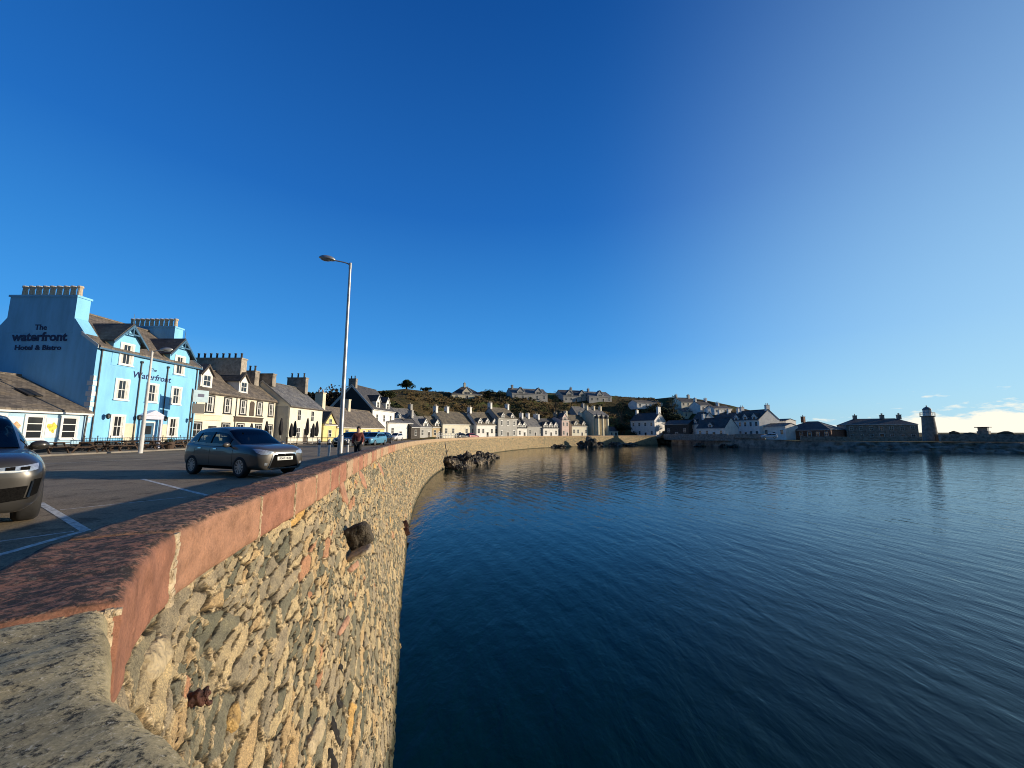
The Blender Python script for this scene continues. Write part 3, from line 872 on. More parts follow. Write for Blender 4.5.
def dormer(root, x, w, zb, ze, za, yd, ln, wallm, roofm, trim, win, ov=.22, sur=None, flat=False, curtain=False, bars=(1,1), truss=False, frame=TRIMW):
    """gabled dormer: front at y=yd, running back ln into the roof"""
    a = MB(); hw = w/2
    poly = [(-hw,zb),(hw,zb),(hw,ze),(0,za),(-hw,ze)]
    a.prism(poly, 0, ln, 0)
    o = a.build('dormer', wallm, root, loc=(x,yd,0))
    b = MB(); th = .12
    sl = (za-ze)/hw
    for sg in (-1,1):
        xo = (hw+ov)*sg; zo = ze - ov*sl
        pts = [(0,za+.02),(xo,zo+.02),(xo,zo+.02+th),(0,za+.02+th*1.2)]
        b.prism(pts if sg<0 else pts[::-1], -ov, ln, 0)
    rf = b.build('dormer_roof', roofm, o); uvroof(rf)
    c = MB()
    for sg in (-1,1):
        xo=(hw+ov)*sg; zo=ze-ov*sl
        c.prism([(0,za-.16),(xo,zo-.16),(xo,zo+.03),(0,za+.03)], -ov-.06, -ov-.003, 0)
    if truss:
        c.box(-hw*.62,hw*.62,-ov-.04,-ov-.004,za-.62*hw*sl-.07,za-.62*hw*sl+.05,0); c.box(-.05,.05,-ov-.05,-ov-.006,za-.62*hw*sl+.05,za-.14,0)
        for sg in (-1,1): c.cyl((sg*.5*hw,-ov-.025,za-.6*hw*sl),(0,-ov-.025,za-.25),.035,n=6)
        c.cyl((0,-ov+.1,za+.1),(0,-ov+.1,za+1.0),.04,.012,n=6)
    c.build('bargeboard', trim, o)
    if win: window(o, 0, win[2], win[0], win[1], sur=sur, y=-.002, curtain=curtain, bars=bars, frame=frame)
    return o
def house(name, label, PL, PR, depth, z0, eave, ridge, wm, rm, group='houses along the seafront', hip=0.0, cat='house', ov=.22, verge=TRIMW, gut=TRIMW, sov=.12, plinth=None):
    PL, PR = Vector(PL[:2]), Vector(PR[:2])
    L = (PR-PL).length
    rz = math.atan2(PR.y-PL.y, PR.x-PL.x)
    r = thing(name, label, cat, (PL.x, PL.y, z0), rz, group)
    r['L'] = L
    e, h = eave - z0, ridge - z0
    a = MB()
    b = MB(); th = .14
    hd = depth/2
    if hip <= 0:
        prof = [(0,-.6),(depth,-.6),(depth,e),(hd,h),(0,e)]
        vs = [(0,y,z) for y,z in prof]+[(L,y,z) for y,z in prof]
        a.add(vs, [(0,4,3,2,1),(5,6,7,8,9)]+[(i,(i+1)%5,5+(i+1)%5,5+i) for i in range(5)])
        sl = (h-e)/hd
        for sg in (0,1):
            y0_ = -ov if sg==0 else depth+ov
            z_e = e - ov*sl + .03
            zr = h + .03
            vs = [(-sov,y0_,z_e),(L+sov,y0_,z_e),(L+sov,hd,zr),(-sov,hd,zr)]
            vs += [(x,y,z+th) for x,y,z in vs]
            b.hexa(vs)
        b.box(-sov,L+sov,hd-.12,hd+.12,h+th-.02,h+th+.12)
    else:
        a.box(0,L,0,depth,-.6,e)
        k = hip
        v = [(-ov,-ov,e),(L+ov,-ov,e),(L+ov,depth+ov,e),(-ov,depth+ov,e),(k,hd,h),(L-k,hd,h)]
        b.add(v, [(0,1,5,4),(1,2,5),(2,3,4,5),(3,0,4),(3,2,1,0)])
    a.build('wall', wm, r)
    rf = b.build('roof', rm, r); uvroof(rf)
    t = MB(); t.box(-.1, L+.1, -ov-.09, -ov+.02, e-ov*((h-e)/hd if hip<=0 else 0)-.10, e-ov*((h-e)/hd if hip<=0 else 0)+.025)
    t.build('gutter', gut, r)
    if hip <= 0 and verge:
        for xg in (-.15, L+.123):
            sl=(h-e)/hd; q = MB()
            q.hexa([(xg,-ov,e-ov*sl-.06),(xg+.03,-ov,e-ov*sl-.06),(xg+.03,hd,h-.06),(xg,hd,h-.06),(xg,-ov,e-ov*sl+.2),(xg+.03,-ov,e-ov*sl+.2),(xg+.03,hd,h+.2),(xg,hd,h+.2)])
            q.hexa([(xg,hd,h-.06),(xg+.03,hd,h-.06),(xg+.03,depth+ov,e-ov*sl-.06),(xg,depth+ov,e-ov*sl-.06),(xg,hd,h+.2),(xg+.03,hd,h+.2),(xg+.03,depth+ov,e-ov*sl+.2),(xg,depth+ov,e-ov*sl+.2)])
            q.build('verge', verge, r)
    if plinth:
        q = MB(); q.box(-.03,L+.03,-.035,-.002,-.1,.55); q.build('plinth', plinth, r)
    return r
def door(root, x, w, h, m, y=0.0, sur=TRIMW, name='door'):
    a = MB(); a.box(-w/2-.12,-w/2,-.06,.02,0,h+.12,1); a.box(w/2,w/2+.12,-.06,.02,0,h+.12,1); a.box(-w/2,w/2,-.06,.02,h,h+.12,1)
    a.box(-w/2,w/2,-.03,.02,0,h,0); a.box(-w*.32,w*.32,-.04,-.031,h*.55,h*.88,2); a.box(-w*.32,w*.32,-.04,-.031,h*.12,h*.45,0)
    return a.build(name, [m, sur, GLASS], root, loc=(x,y,0))
def downpipe(root, x, z0, z1, m=TRIMB, y=-.08):
    a = MB(); a.cyl((x,y,z0),(x,y,z1),.045,n=8); a.box(x-.1,x+.1,y-.08,y+.06,z1,z1+.18)
    return a.build('downpipe', m, root)
def text_mesh(s, size, m, parent, loc, rot=(R(90),0,0), shear=0.0, bold=0.0, name='lettering', sx=1.0, align='CENTER', extrude=.008):
    cu = bpy.data.curves.new('lettering', 'FONT'); cu.body = s; cu.size = size; cu.align_x = align
    cu.shear = shear; cu.offset = bold; cu.extrude = extrude; cu.resolution_u = 3
    t = bpy.data.objects.new('t', cu); COL.objects.link(t)
    bpy.context.view_layer.update()
    me = bpy.data.meshes.new_from_object(t.evaluated_get(bpy.context.evaluated_depsgraph_get()))
    bpy.data.objects.remove(t)
    me.materials.clear(); me.materials.append(m)
    o = bpy.data.objects.new(name, me); o.location = loc; o.rotation_euler = rot; o.scale = (sx,1,1)
    return link(o, parent)
NAVY = mat('navy_lettering', (.012,.02,.10), .5, .05); BLKL = mat('black_lettering', (.02,.02,.025), .5, .05)

# ---- the blue hotel
PZ = RZ + .11
HX = -33.3
hotel = house('hotel', 'tall sky blue three storey hotel with two gabled dormers and huge chimneys', (HX,30.7), (HX,41.0), 9.8, PZ, 11.35, 14.85, BLUE, SL_B, group=None, cat='hotel', plinth=TRIMB, gut=TRIMBL, verge=None, sov=-.04)
HL = hotel['L']
c1, c2, c3 = 2.35, 5.15, 7.75
for x, z, h in ((c1,8.05,1.65),(c2,8.05,1.6),(c3,8.05,1.6),(c1,4.95,1.75),(c3,4.95,1.75)):
    window(hotel, x, z-PZ, 1.02, h, sur=TRIMW, y=-.002, surw=.12, curtain=True, bars=(1,1))
for x in (c1, c3):
    dormer(hotel, x, 2.3, 10.0-PZ, 12.35-PZ, 13.7-PZ, -.03, 5.0, BLUE, SL_D, TRIMBL, (1.02,1.75,11.1-PZ), ov=.38, sur=TRIMW, truss=True, curtain=True)
for (cy, n) in ((.5,9),(HL-.5,10)):
    o = chimney(hotel, cy, 4.9, 1.03, 5.46, 12.4-PZ, 15.4-PZ, n, m=BLUE, potm=BUFF, poth=.95, row='y', potr=1.3)
# sloping shoulders of the gable chimneys
for cy in (.5, HL-.5):
    for y0,y1 in ((1.05,2.19),(8.75,7.61)):
        q = MB()
        q.add([(cy-.508,y0,12.2-PZ),(cy+.5,y0,12.2-PZ),(cy+.5,y1,12.2-PZ),(cy-.508,y1,12.2-PZ),(cy-.508,y1,13.7-PZ),(cy+.5,y1,13.7-PZ)], [(0,1,5,4),(3,4,5,2),(0,4,3),(1,2,5),(0,3,2,1)])
        q.build('chimney_shoulder', BLUE, hotel)
for xg in (-.14, HL+.11):
    q = MB(); sl_ = 3.5/4.9; e_ = 11.35-PZ
    q.hexa([(xg,-.22,e_-.22*sl_-.05),(xg+.03,-.22,e_-.22*sl_-.05),(xg+.03,1.3,e_+1.3*sl_-.05),(xg,1.3,e_+1.3*sl_-.05),(xg,-.22,e_-.22*sl_+.22),(xg+.03,-.22,e_-.22*sl_+.22),(xg+.03,1.3,e_+1.3*sl_+.22),(xg,1.3,e_+1.3*sl_+.22)])
    q.build('verge', TRIMW, hotel)
for x in (c1+1.45, c3-1.25): downpipe(hotel, x, .2, 10.6-PZ)
downpipe(hotel, .35, .2, 11.0-PZ); downpipe(hotel, HL-.3, .2, 11.0-PZ)
q = MB()
for k in range(9):                         # white quoins on the near corner
    z = 5.2 + k*.42 - PZ; wq = .42 if k % 2 else .24
    q.box(-.025, .0, -.03, wq, z, z+.36); q.box(-.0249, wq*.8, -.03, -.003, z, z+.36)
q.build('quoin', TRIMW, hotel)
text_mesh('The', .42, NAVY, hotel, (5.05,-.02,10.05-PZ), sx=1.1)
text_mesh('Waterfront', .78, NAVY, hotel, (5.05,-.02,9.25-PZ), shear=.15, bold=.008, sx=1.05)
for s_, sz, z, sx_, b_ in (('The', .62, 12.65, 1.0, .012), ('waterfront', 1.0, 11.75, 1.0, .03), ('Hotel & Bistro', .55, 11.0, 1.15, .014)):
    text_mesh(s_, sz, NAVY, hotel, (-.03, 4.75, z-PZ), rot=(R(90),0,R(-90)), shear=.18 if sz>1 else 0, bold=b_, sx=sx_)
d_ = door(hotel, c2, 1.1, 2.3, TRIMBL); 
pt = MB(); pt.box(c2-1.0,c2+1.0,-.55,-.04,2.62,2.95); pt.box(c2-.95,c2-.75,-.5,-.3,0,2.62); pt.box(c2+.75,c2+.95,-.5,-.3,0,2.62)
pt.prism([(c2-1.1,2.95),(c2+1.1,2.95),(c2,3.45)], -.6,-.04)
pt.build('porch', mat('lilac_white_paint',(.62,.62,.72),.6,.05), hotel)
for xa in (c2-2.15, c2+1.15):
    cp = MB(); cp.box(xa,xa+1.0,-.03,-.003,.5,2.2); cp.build('menu_panel', CREAM, hotel)
lmp = MB()
for x in (c1-1.15, c2-1.3, c2+1.35, HL-.9):
    lmp.cyl((x,-.02,2.75),(x,-.32,2.85),.025,n=6); lmp.lathe([(.05,0),(.14,.1),(.16,.34),(.05,.46)], c=(x,-.36,2.5), n=8)
    o = lmp.build('wall_lantern', TRIMB, hotel); lmp = MB()
# ---- low pub annex left of the hotel
annex = house('pub_annex', 'single storey blue and white pub annex with grey slate roof and food posters', (HX+.2,17.5), (HX+.2,30.55), 12.0, PZ, 5.95, 8.75, mat('pale_blue_paint',(.40,.60,.74),.8,.07,.8), SL_B, group=None, cat='pub', verge=None, gut=TRIMW, plinth=TRIMB)
AL = annex['L']
for x in (3.2, 5.4, 7.5, 9.65, 11.78):
    window(annex, x, 4.75-PZ, .98, 1.55, sur=TRIMW, y=-.002, surw=.12, bars=(0,2))
for x, cc in ((6.45,(.72,.42,.22)),(8.58,(.75,.40,.20)),(10.72,(.80,.62,.08))):
    q = MB(); q.box(-.40,.40,-.03,-.003,-.7,.7,0); o = q.build('food_poster', TRIMW, annex, loc=(x,0,4.75-PZ))
    q = MB(); q.add([(.36*math.cos(a)*(.8+.25*math.sin(3*a)),-.034,.42*math.sin(a)*(.8+.2*math.cos(5*a))) for a in np.linspace(0,2*math.pi,26,endpoint=False)],[tuple(range(26))])
    q.build('poster_picture', mat('poster_%d' % int(x*10), cc, .6, .5, 5), o, recalc=False)
for x in (8.2, 11.0):
    q = MB(); q.box(-.45,.45,-.6,.6,0,.08); o = q.build('rooflight', TRIMB, annex, loc=(x, 2.4, 5.95+2.4*2.8/6+.24-PZ)); o.rotation_euler = (math.atan2(2.8,6.0),0,0)
q = MB(); q.cyl((AL-.25,-.2,2.9),(AL-.25,-.09,.2),.05,n=8); q.build('downpipe', TRIMB, annex)

# ---- the cream inn
inn = house('inn', 'cream two storey inn with black window surrounds and two small dormers', (-35.0,41.3), (-35.0,57.6), 8.4, PZ, 9.15, 12.35, CREAM2, SL_B, cat='inn', gut=TRIMDK, verge=None)
IL = inn['L']
def at_px(px, Yl, Xf): return  None
for x, w_ in ((3.8,1.0),(6.6,1.0),(9.4,1.0),(12.7,1.0),(15.3,.95),(1.2,.95)):
    window(inn, x, 7.75-PZ, w_, 1.75, sur=TRIMB, y=-.002, surw=.17, bars=(1,1), curtain=True)
for x in (2.2,6.6,9.2,12.8,15.3):
    window(inn, x, 4.75-PZ, 1.15, 1.6, sur=TRIMB, y=-.002, surw=.14, bars=(1,1))
door(inn, 4.5, .95, 2.1, TRIMB, sur=TRIMB); door(inn, 11.1, 1.0, 2.1, TRIMDK, sur=TRIMB)
q = MB(); q.prism([(-.45,-1.0),(.45,-1.0),(.45,.7),(.25,.95),(-.25,.95),(-.45,.7)], -.06, -.003); q.build('crest_panel', TRIMDK, inn, loc=(11.15,0,7.7-PZ))
for x, l_, mm in ((3.6,4.4,CREAM),(10.7,5.6,TRIMDK)):
    q = MB(); q.box(-l_/2,l_/2,-.12,-.003,-.28,.28); q.box(-l_/2-.1,l_/2+.1,-.2,-.003,.281,.38); q.build('fascia_board', mm, inn, loc=(x,0,6.15-PZ))
for x in (3.7, 10.0):
    dormer(inn, x, 1.7, 9.2-PZ, 11.3-PZ, 12.3-PZ, .55, 3.6, WHITE, SL_D, TRIMDK, (1.1,1.3,10.45-PZ), ov=.2, sur=TRIMW)
chimney(inn, 10.2, 4.2, 1.1, 6.6, 11.0-PZ, 14.2-PZ, 8, m=CHST, potm=BLKPOT, row='y')
chimney(inn, IL-.5, 4.2, 1.0, 3.0, 11.0-PZ, 13.4-PZ, 4, m=STONE, potm=BLKPOT, row='y', poth=.8)
downpipe(inn, 8.1, .1, 5.9)

# ---- cream gable-fronted neighbour
nb_ = house('cream_house', 'plain cream two storey house with grey slate roof beside closed parasols', (-33.0,58.0), (-33.0,68.0), 8.8, PZ, 8.55, 12.1, CREAM2, SL_G, gut=TRIMDK, verge=GREYR)
gw = MB(); gw.box(-.02,.0,.3,8.6,-.3,5.4); gw.build('gable_shade_panel', GREYR, nb_)  # grey panel puts the near gable's shade into its colour
for x in (2.6,6.6):
    window(nb_, x, 7.2-PZ, .95, 1.7, y=-.002, bars=(1,1)); window(nb_, x, 4.5-PZ, 1.0, 1.6, y=-.002, bars=(1,1))
door(nb_, 4.6, 1.0, 2.1, TRIMDK)
chimney(nb_, nb_['L']-.5, 4.4, .9, 3.2, 11.2-PZ, 13.9-PZ, 3, m=STONE, potm=BLKPOT, row='y', poth=.8)
chimney(nb_, .5, 4.4, .9, 2.8, 11.4-PZ, 13.2-PZ, 0, m=STONE, row='y')

# ---- small gabled porch house and the long yellow cottage
porch = house('gabled_cottage', 'narrow yellow gabled cottage squeezed beside the long yellow cottage', (-32.8,68.2), (-32.4,72.2), 5.5, PZ, 6.0, 7.4, YELL, SL_B, verge=None)
dormer(porch, 2.0, 3.9, 2.0, 6.2-PZ, 8.2-PZ, -.05, 3.2, YELL, SL_D, TRIMDK, (.9,1.2,6.4-PZ), ov=.15)
window(porch, 2.0, 4.4-PZ, 1.0, 1.3, y=-.06)
yc = house('yellow_cottage', 'long low yellow cottage with a plain brown slate roof', (-32.4,72.4), (-29.6,91.0), 8.0, PZ, 5.7, 9.4, YELL, SL_B, verge=CREAM)
for x in (3.5,7.5,12.0,16.2): window(yc, x, 4.5-PZ, .9, 1.2, y=-.002, sur=TRIMDK, surw=.06)
door(yc, 9.8, .9, 2.0, TRIMDK)
chimney(yc, .6, 4.0, .9, 1.6, 8.6-PZ, 11.9-PZ, 2, m=CREAM, potm=TERRA, row='y', poth=.6)
chimney(yc, 9.6, 4.0, .8, 1.2, 9.0-PZ, 11.4-PZ, 0, m=CREAM, row='y')

# ---- tall dark gabled house with white dormered front
dk = house('dormered_house', 'white fronted house with a tall gable darkened with painted shade and two white dormers', (-32.9,92.2), (-31.6,105.0), 11.0, PZ-.2, 10.3, 16.0, WHITE, SL_D, verge=WHITE)
gw = MB(); gw.add([(-.02,.25,-.3),(-.02,10.8,-.3),(-.02,10.8,7.2),(-.02,5.5,12.7),(-.02,.25,7.3)], [(0,1,2,3,4)]); gw.build('gable_shade_panel', SL_D, dk, recalc=False)  # dark sheet over the near gable, painting in its shade
for x in (3.4, 9.0):
    dormer(dk, x, 2.2, 7.0, 12.6-PZ, 13.9-PZ, .3, 3.5, WHITE, SL_D, TRIMW, (1.2,1.4,11.6-PZ), ov=.15)
for x in (2.4,6.4,10.4): window(dk, x, 8.4-PZ, 1.0, 1.7, y=-.002); window(dk, x, 5.0-PZ, 1.0, 1.6, y=-.002)
chimney(dk, .5, 5.5, .9, 1.8, 15.4-PZ, 17.6-PZ, 2, m=STONE, potm=BLKPOT, row='y')

# ---- the cottages that follow the curve of the bay: (name, label, px left, Y left, px right, Y right, py eave, py ridge, depth, wall, roof, windows per storey, storeys, dormers, chimneys at fraction)
def row_house(name, label, pl, Yl, pr, Yr, pe, pr_, depth, wm, rm, nwin, storeys, dorm=0, chim=(), z0=GZ+.05, dw=1.5, wide=1.0, cat='house', group='houses along the seafront', doorm=TRIMDK, potm=BUFF, chm=None, sur=None, dwm=None, truss=False, hip=0.0, verge=None, chh=1.6):
    PL, PR = XY(pl, Yl), XY(pr, Yr)
    Ym = (Yl+Yr)/2
    e = ZA(pe, Ym); h = ZA(pr_, Ym + depth*.4)
    r = house(name, label, PL, PR, depth, z0, e, h, wm, rm, group=group, cat=cat, verge=verge, hip=hip)
    L = r['L']; eh = e - z0; sth = eh/storeys if storeys else eh
    for s_ in range(storeys):
        for k in range(nwin):
            x = L*(k+.5)/nwin
            if s_ == 0 and nwin > 1 and k == nwin//2:
                door(r, x, .95, min(2.05, sth*.8), doorm); continue
            window(r, x, sth*s_ + sth*.52, wide, min(1.6, sth*.52), y=-.002, sur=sur)
    hd = depth/2; sl = (h-e)/hd
    for k in range(dorm):
        x = L*(k+.5)/dorm
        dormer(r, x, dw, eh-.3, eh+1.15, eh+1.15+dw*.55, .12, min(hd, 2.8), dwm or wm, rm, TRIMW, (dw*.6, 1.05, eh+.62), ov=.14)
    for f, n in chim:
        chimney(r, min(max(L*f,.45), L-.45), hd, .85, 1.5, h-z0-.4, h-z0+chh, n, m=chm or wm, potm=potm, row='y', poth=.55)
    return r
SD = TRIMBL
row_house('garage', 'white flat fronted garage behind the parked dark hatchback', 388,100, 412,109, 423,419, 6.5, WHITE, SL_G, 3, 1, cat='garage')
row_house('grey_roofed_house', 'grey slate house standing back above the white garage', 391,122, 418,130, 419,409, 8, GREYR, SL_G, 3, 1, 2, ((0,2),(.97,1)), z0=GZ+1.2, dwm=WHITE)
row_house('dark_gabled_shed', 'dark timber shed with a small window between garage and cottages', 411,107, 420,111, 427,420, 6, DKW, SL_D, 1, 1, cat='shed')
row_house('small_grey_cottage', 'small grey cottage with a big white dormer beside the wall railing', 419,112, 432,118, 427,417, 7, GREYR, SL_G, 2, 1, 1, ((0,1),), dw=2.2, dwm=WHITE)
row_house('tan_cottage', 'small tan cottage with one white dormer', 432.3,118, 442,122, 427,417, 7, TAN, SL_O, 2, 1, 1, (), dw=2.0, dwm=WHITE)
row_house('long_cream_cottage', 'long cream cottage with a plain olive slate roof and end chimneys', 442.5,121, 476,132, 424,412.5, 8.5, CREAM2, SL_O, 5, 1, 0, ((.01,2),(.35,1)), chm=WHITE)
row_house('three_dormer_cottage', 'white cottage with three pointed white dormers on the eaves', 476.5,130, 498,138, 424.5,413, 8, WHITE, SL_O, 5, 1, 3, ((.0,2),), dw=1.7)
row_house('tall_grey_house', 'tall grey two storey house with white windows and two end chimneys', 498.3,137, 517,145, 418.5,408.5, 9, GREYR, SL_O, 3, 2, 2, ((.0,3),(.98,3)), sur=TRIMW, dwm=WHITE, chm=WHITE)
row_house('low_white_cottage', 'low white cottage with twin gables beside the tall grey house', 517.3,146, 527,150, 428,419, 7, WHITE, SL_D, 2, 1, 2, (), dw=2.2)
row_house('gable_end_cottage', 'grey white cottage with tall chimneys before the gabled terrace', 527.3,150, 543,157, 426.5,418, 7, GREYR, SL_G, 3, 1, 0, ((.0,2),(.45,2),(.98,1)), chm=WHITE)
row_house('gabled_terrace', 'bright white cottage with three tall gabled dormers and dark roof', 543.3,156, 558.5,162, 428,419, 7, WHITE, SL_D, 3, 1, 3, ((0,1),), dw=2.3)
row_house('tall_pink_house', 'narrow tall pink white gabled house between two cottages', 562,162, 569,165, 420,417, 8, PINK, SL_D, 2, 2, 1, ((0,2),(.97,2)), dw=3.2, chm=STONE)
row_house('cream_villa', 'cream house with a chimney stack next to the bay windowed villa', 572,166, 588,172, 426,415.5, 8, CREAM2, SL_O, 4, 1, 2, ((0,2),(.95,2)), dw=1.8)
row_house('stone_hall', 'grey stone hall with a steep roof rising behind the cream cottages', 578,186, 597,192, 416,407, 9, GREYR, SL_G, 2, 2, 0, ((.6,1),), z0=GZ+3)
villa = row_house('bay_villa', 'tall cream villa with three round bays and conical roofs near the slipway', 594,172, 609,178, 415.5,410, 9, CREAM, SL_G, 3, 2, 0, ((0,2),(.5,2),(.97,2)), chm=CREAM)
q = villa['L']
for f in (.18,.5,.82):
    b = MB(); b.lathe([(1.15,-.3),(1.15,8.2)], c=(q*f,-.2,0), n=10); o = b.build('bay', CREAM, villa, smooth=False)
    b = MB(); b.lathe([(1.3,8.2),(.02,10.4)], c=(q*f,-.2,0), n=10); b.build('bay_roof', SL_G, o)
row_house('harbour_cottage', 'small pale cottage at the foot of the cream villa', 609.5,176, 618,178, 431,427, 6, CREAM2, SL_D, 2, 1, cat='cottage')
# white house alone by the slip: front in shade, gable lit
lone = row_house('white_house', 'white two storey house on its own by the slip with sunlit gable chimney', 631,186, 655,176, 420.5,413.5, 9, WHITE, SL_D, 4, 2, 0, ((.05,2),), chm=WHITE)
chimney(lone, lone['L']-.5, 4.5, 1.0, 2.2, ZA(416,180)-GZ, ZA(407.5,180)-GZ, 2, m=WHITE, row='y', poth=.6)
window(lone, lone['L']+.002, 2.0, 1.0, 1.4, rz=R(90), y=4.0); 
row_house('boat_shed', 'long dark shed beside the lone white house', 665,172, 689,164, 424,420.5, 8, DKW, SL_D, 3, 1, cat='shed')
# harbour row, seen against the light
HB = 'houses by the harbour'
row_house('white_gable_cottage', 'white cottage with a tall bright gable at the harbour corner', 690,168, 702,160, 424,413, 8, WHITE, SL_D, 2, 1, 1, ((.95,1),), group=HB, chm=WHITE)
row_house('harbour_house', 'long dim white harbour house with a dark roof and one dormer', 697,150, 725,140, 428,418.5, 8, WHITE, SL_D, 4, 1, 1, ((0,1),), group=HB)
row_house('harbour_terrace', 'pale terrace stepping up behind the harbour house', 714,172, 735,162, 419,413.5, 7, CREAM2, SL_D, 4, 2, 0, ((0,2),(.5,2),(.95,2)), group=HB, z0=GZ+1, chm=WHITE)
hh = row_house('harbour_hotel', 'large white harbour hotel in shade with one sunlit gable end', 733,152, 760,140, 420,411, 9, WHITE, SL_D, 5, 2, 3, ((.02,2),(.97,2)), cat='hotel', group=None, chm=WHITE, dw=2.0)
row_house('low_white_annex', 'low white building reaching out from the harbour hotel', 763,141, 786,133, 426.5,424, 6, WHITE, SL_G, 3, 1, group=HB)
row_house('flat_roofed_block', 'flat dark roofed white block behind the low white annex', 775,150, 787,146, 421,419.5, 6, WHITE, SL_D, 3, 2, group=HB)
row_house('brown_lodge', 'dark brown lodge with a wide hipped roof by the harbour', 782,138, 831,126, 430,421.5, 13, REDBR, SL_D, 6, 1, 0, ((.3,1),), group=HB, hip=5.5, chm=REDBR)
row_house('stone_store', 'long dark stone store with hipped roof beside the lighthouse', 847,131, 919,123, 424.5,418.5, 11, STONE, SL_D, 7, 2, 0, ((.22,1),(.62,2),(.86,2)), group=HB, hip=3.5, chm=STONE, z0=2.3, cat='warehouse', chh=1.0)
# ---- houses on the hill, standing on the terrain
HG = 'houses up on the hill'
def hill_house(name, label, pl, pr, base, pe, prg, depth, wm, rm, nwin, storeys=1, dorm=0, chim=(), turn=.35, hip=0., **k):
    pm = (pl+pr)/2
    h = hitground(pm, base)
    Y = h.y if h is not None else 170.
    Y = min(Y, 260)
    dY = (pr-pl)/393*Y*turn
    z0 = gz(XY(pm,Y).x, Y)
    r = row_house(name, label, pl, Y-dY/2, pr, Y+dY/2, pe, prg, depth, wm, rm, nwin, storeys, dorm, chim, z0=z0-.3, group=HG, hip=hip, **k)
    return r
hill_house('bungalow', 'dark roofed bungalow with a cream gable on the hill skyline', 451,482,399,394.5,386.5, 12, CREAM, SL_D, 3, 1, 1, ((.5,1),), hip=6, dw=4.5, dwm=CREAM)
hill_house('hill_villa', 'grey villa with two gabled windows on the hill above the tall grey house', 512,548,400,394,389, 11, GREYR, SL_G, 5, 1, 2, ((.1,1),), dw=4.0)
hill_house('stone_hotel', 'long grey stone building with many gables on the hilltop', 564,590,402,396,390.5, 13, GREYR, SL_D, 5, 1, 2, ((.5,1),), dw=4.0)
hill_house('stone_wing', 'lower grey wing beside the many gabled hilltop building', 590,613,402,396.5,392, 12, GREYR, SL_G, 4, 1, 1, ((.2,2),), dw=4.0)
hill_house('white_hill_cottage', 'long white cottage in the middle of the green hillside', 638,664,407,403,400.5, 8, WHITE, SL_O, 4, 1)
hill_house('cream_hill_house', 'cream house with two chimneys high on the wooded slope', 683,697,410,402,398, 9, CREAM2, SL_D, 3, 2, 0, ((0,2),(.95,2)), chm=CREAM2)
hill_house('grey_hill_cottage', 'pale cottage right of the two chimney house on the slope', 702,714,411,405.5,401.5, 8, WHITE, SL_D, 2, 1, 0, ((0,1),(.95,1)), chm=WHITE)
hill_house('lower_hill_cottage', 'small cream cottage below the two chimney house on the slope', 684,697,416.5,412,409, 7, CREAM, SL_G, 2, 1, 1)
hill_house('slope_terrace', 'little white terrace on the slope above the harbour hotel', 716,734,413,408.5,406, 7, WHITE, SL_D, 4, 1, 0, ((.5,2),), chm=WHITE)
# ---- lighthouse
Yl = 108.
lp = XY(930, Yl); lz = 2.3
LH = thing('lighthouse', 'squat grey stone lighthouse with a white lantern and dark dome', 'lighthouse', (lp.x, lp.y, lz))
ht = ZA(417, Yl)-lz
LHST = mat('lighthouse_stone', (.24,.225,.195), .9, .25, 1.4, .4, 6)
b = MB(); b.lathe([(1.95,-.3),(1.9,.2),(1.5,ht)], n=28); b.build('tower', LHST, LH, smooth=False)
b = MB(); b.lathe([(1.5,ht),(1.85,ht+.12),(1.85,ht+.3),(1.1,ht+.3)], n=28); g = b.build('gallery', LHST, LH)
b = MB()
for k in range(18):
    a = 2*math.pi*k/18; b.cyl((1.78*math.cos(a),1.78*math.sin(a),ht+.38),(1.78*math.cos(a),1.78*math.sin(a),ht+1.25),.03,n=5)
for z in (.8,1.25):
    for k in range(18):
        a,c = 2*math.pi*k/18, 2*math.pi*(k+1)/18; b.cyl((1.78*math.cos(a),1.78*math.sin(a),ht+z),(1.78*math.cos(c),1.78*math.sin(c),ht+z),.03,n=5)
b.build('railing', TRIMDK, g)
b = MB(); b.lathe([(1.05,ht+.25),(1.05,ht+1.1)], n=14); b.build('lantern_base', TRIMW, LH)
b = MB(); b.lathe([(.95,ht+1.1),(.95,ht+2.0)], n=14); b.build('lantern_glass', mat('lantern_glass',(.5,.55,.58),.1,.1,2), LH)
b = MB()
for k in range(14):
    a=2*math.pi*k/14; b.cyl((.98*math.cos(a),.98*math.sin(a),ht+1.1),(.98*math.cos(a),.98*math.sin(a),ht+2.0),.05,n=5)
b.build('lantern_frame', TRIMW, LH)
b = MB(); b.lathe([(1.12,ht+2.0),(1.0,ht+2.25),(.65,ht+2.6),(.2,ht+2.8),(.12,ht+2.95),(.15,ht+3.05),(.04,ht+3.3)], n=14); b.build('dome', LEAD, LH)
b = MB(); b.prism([(-.45,0),(.45,0),(.45,1.9),(-.45,1.9)], -1.98, -1.7); b.build('door', TRIMDK, LH)
LH.scale = (.85,.85,1)
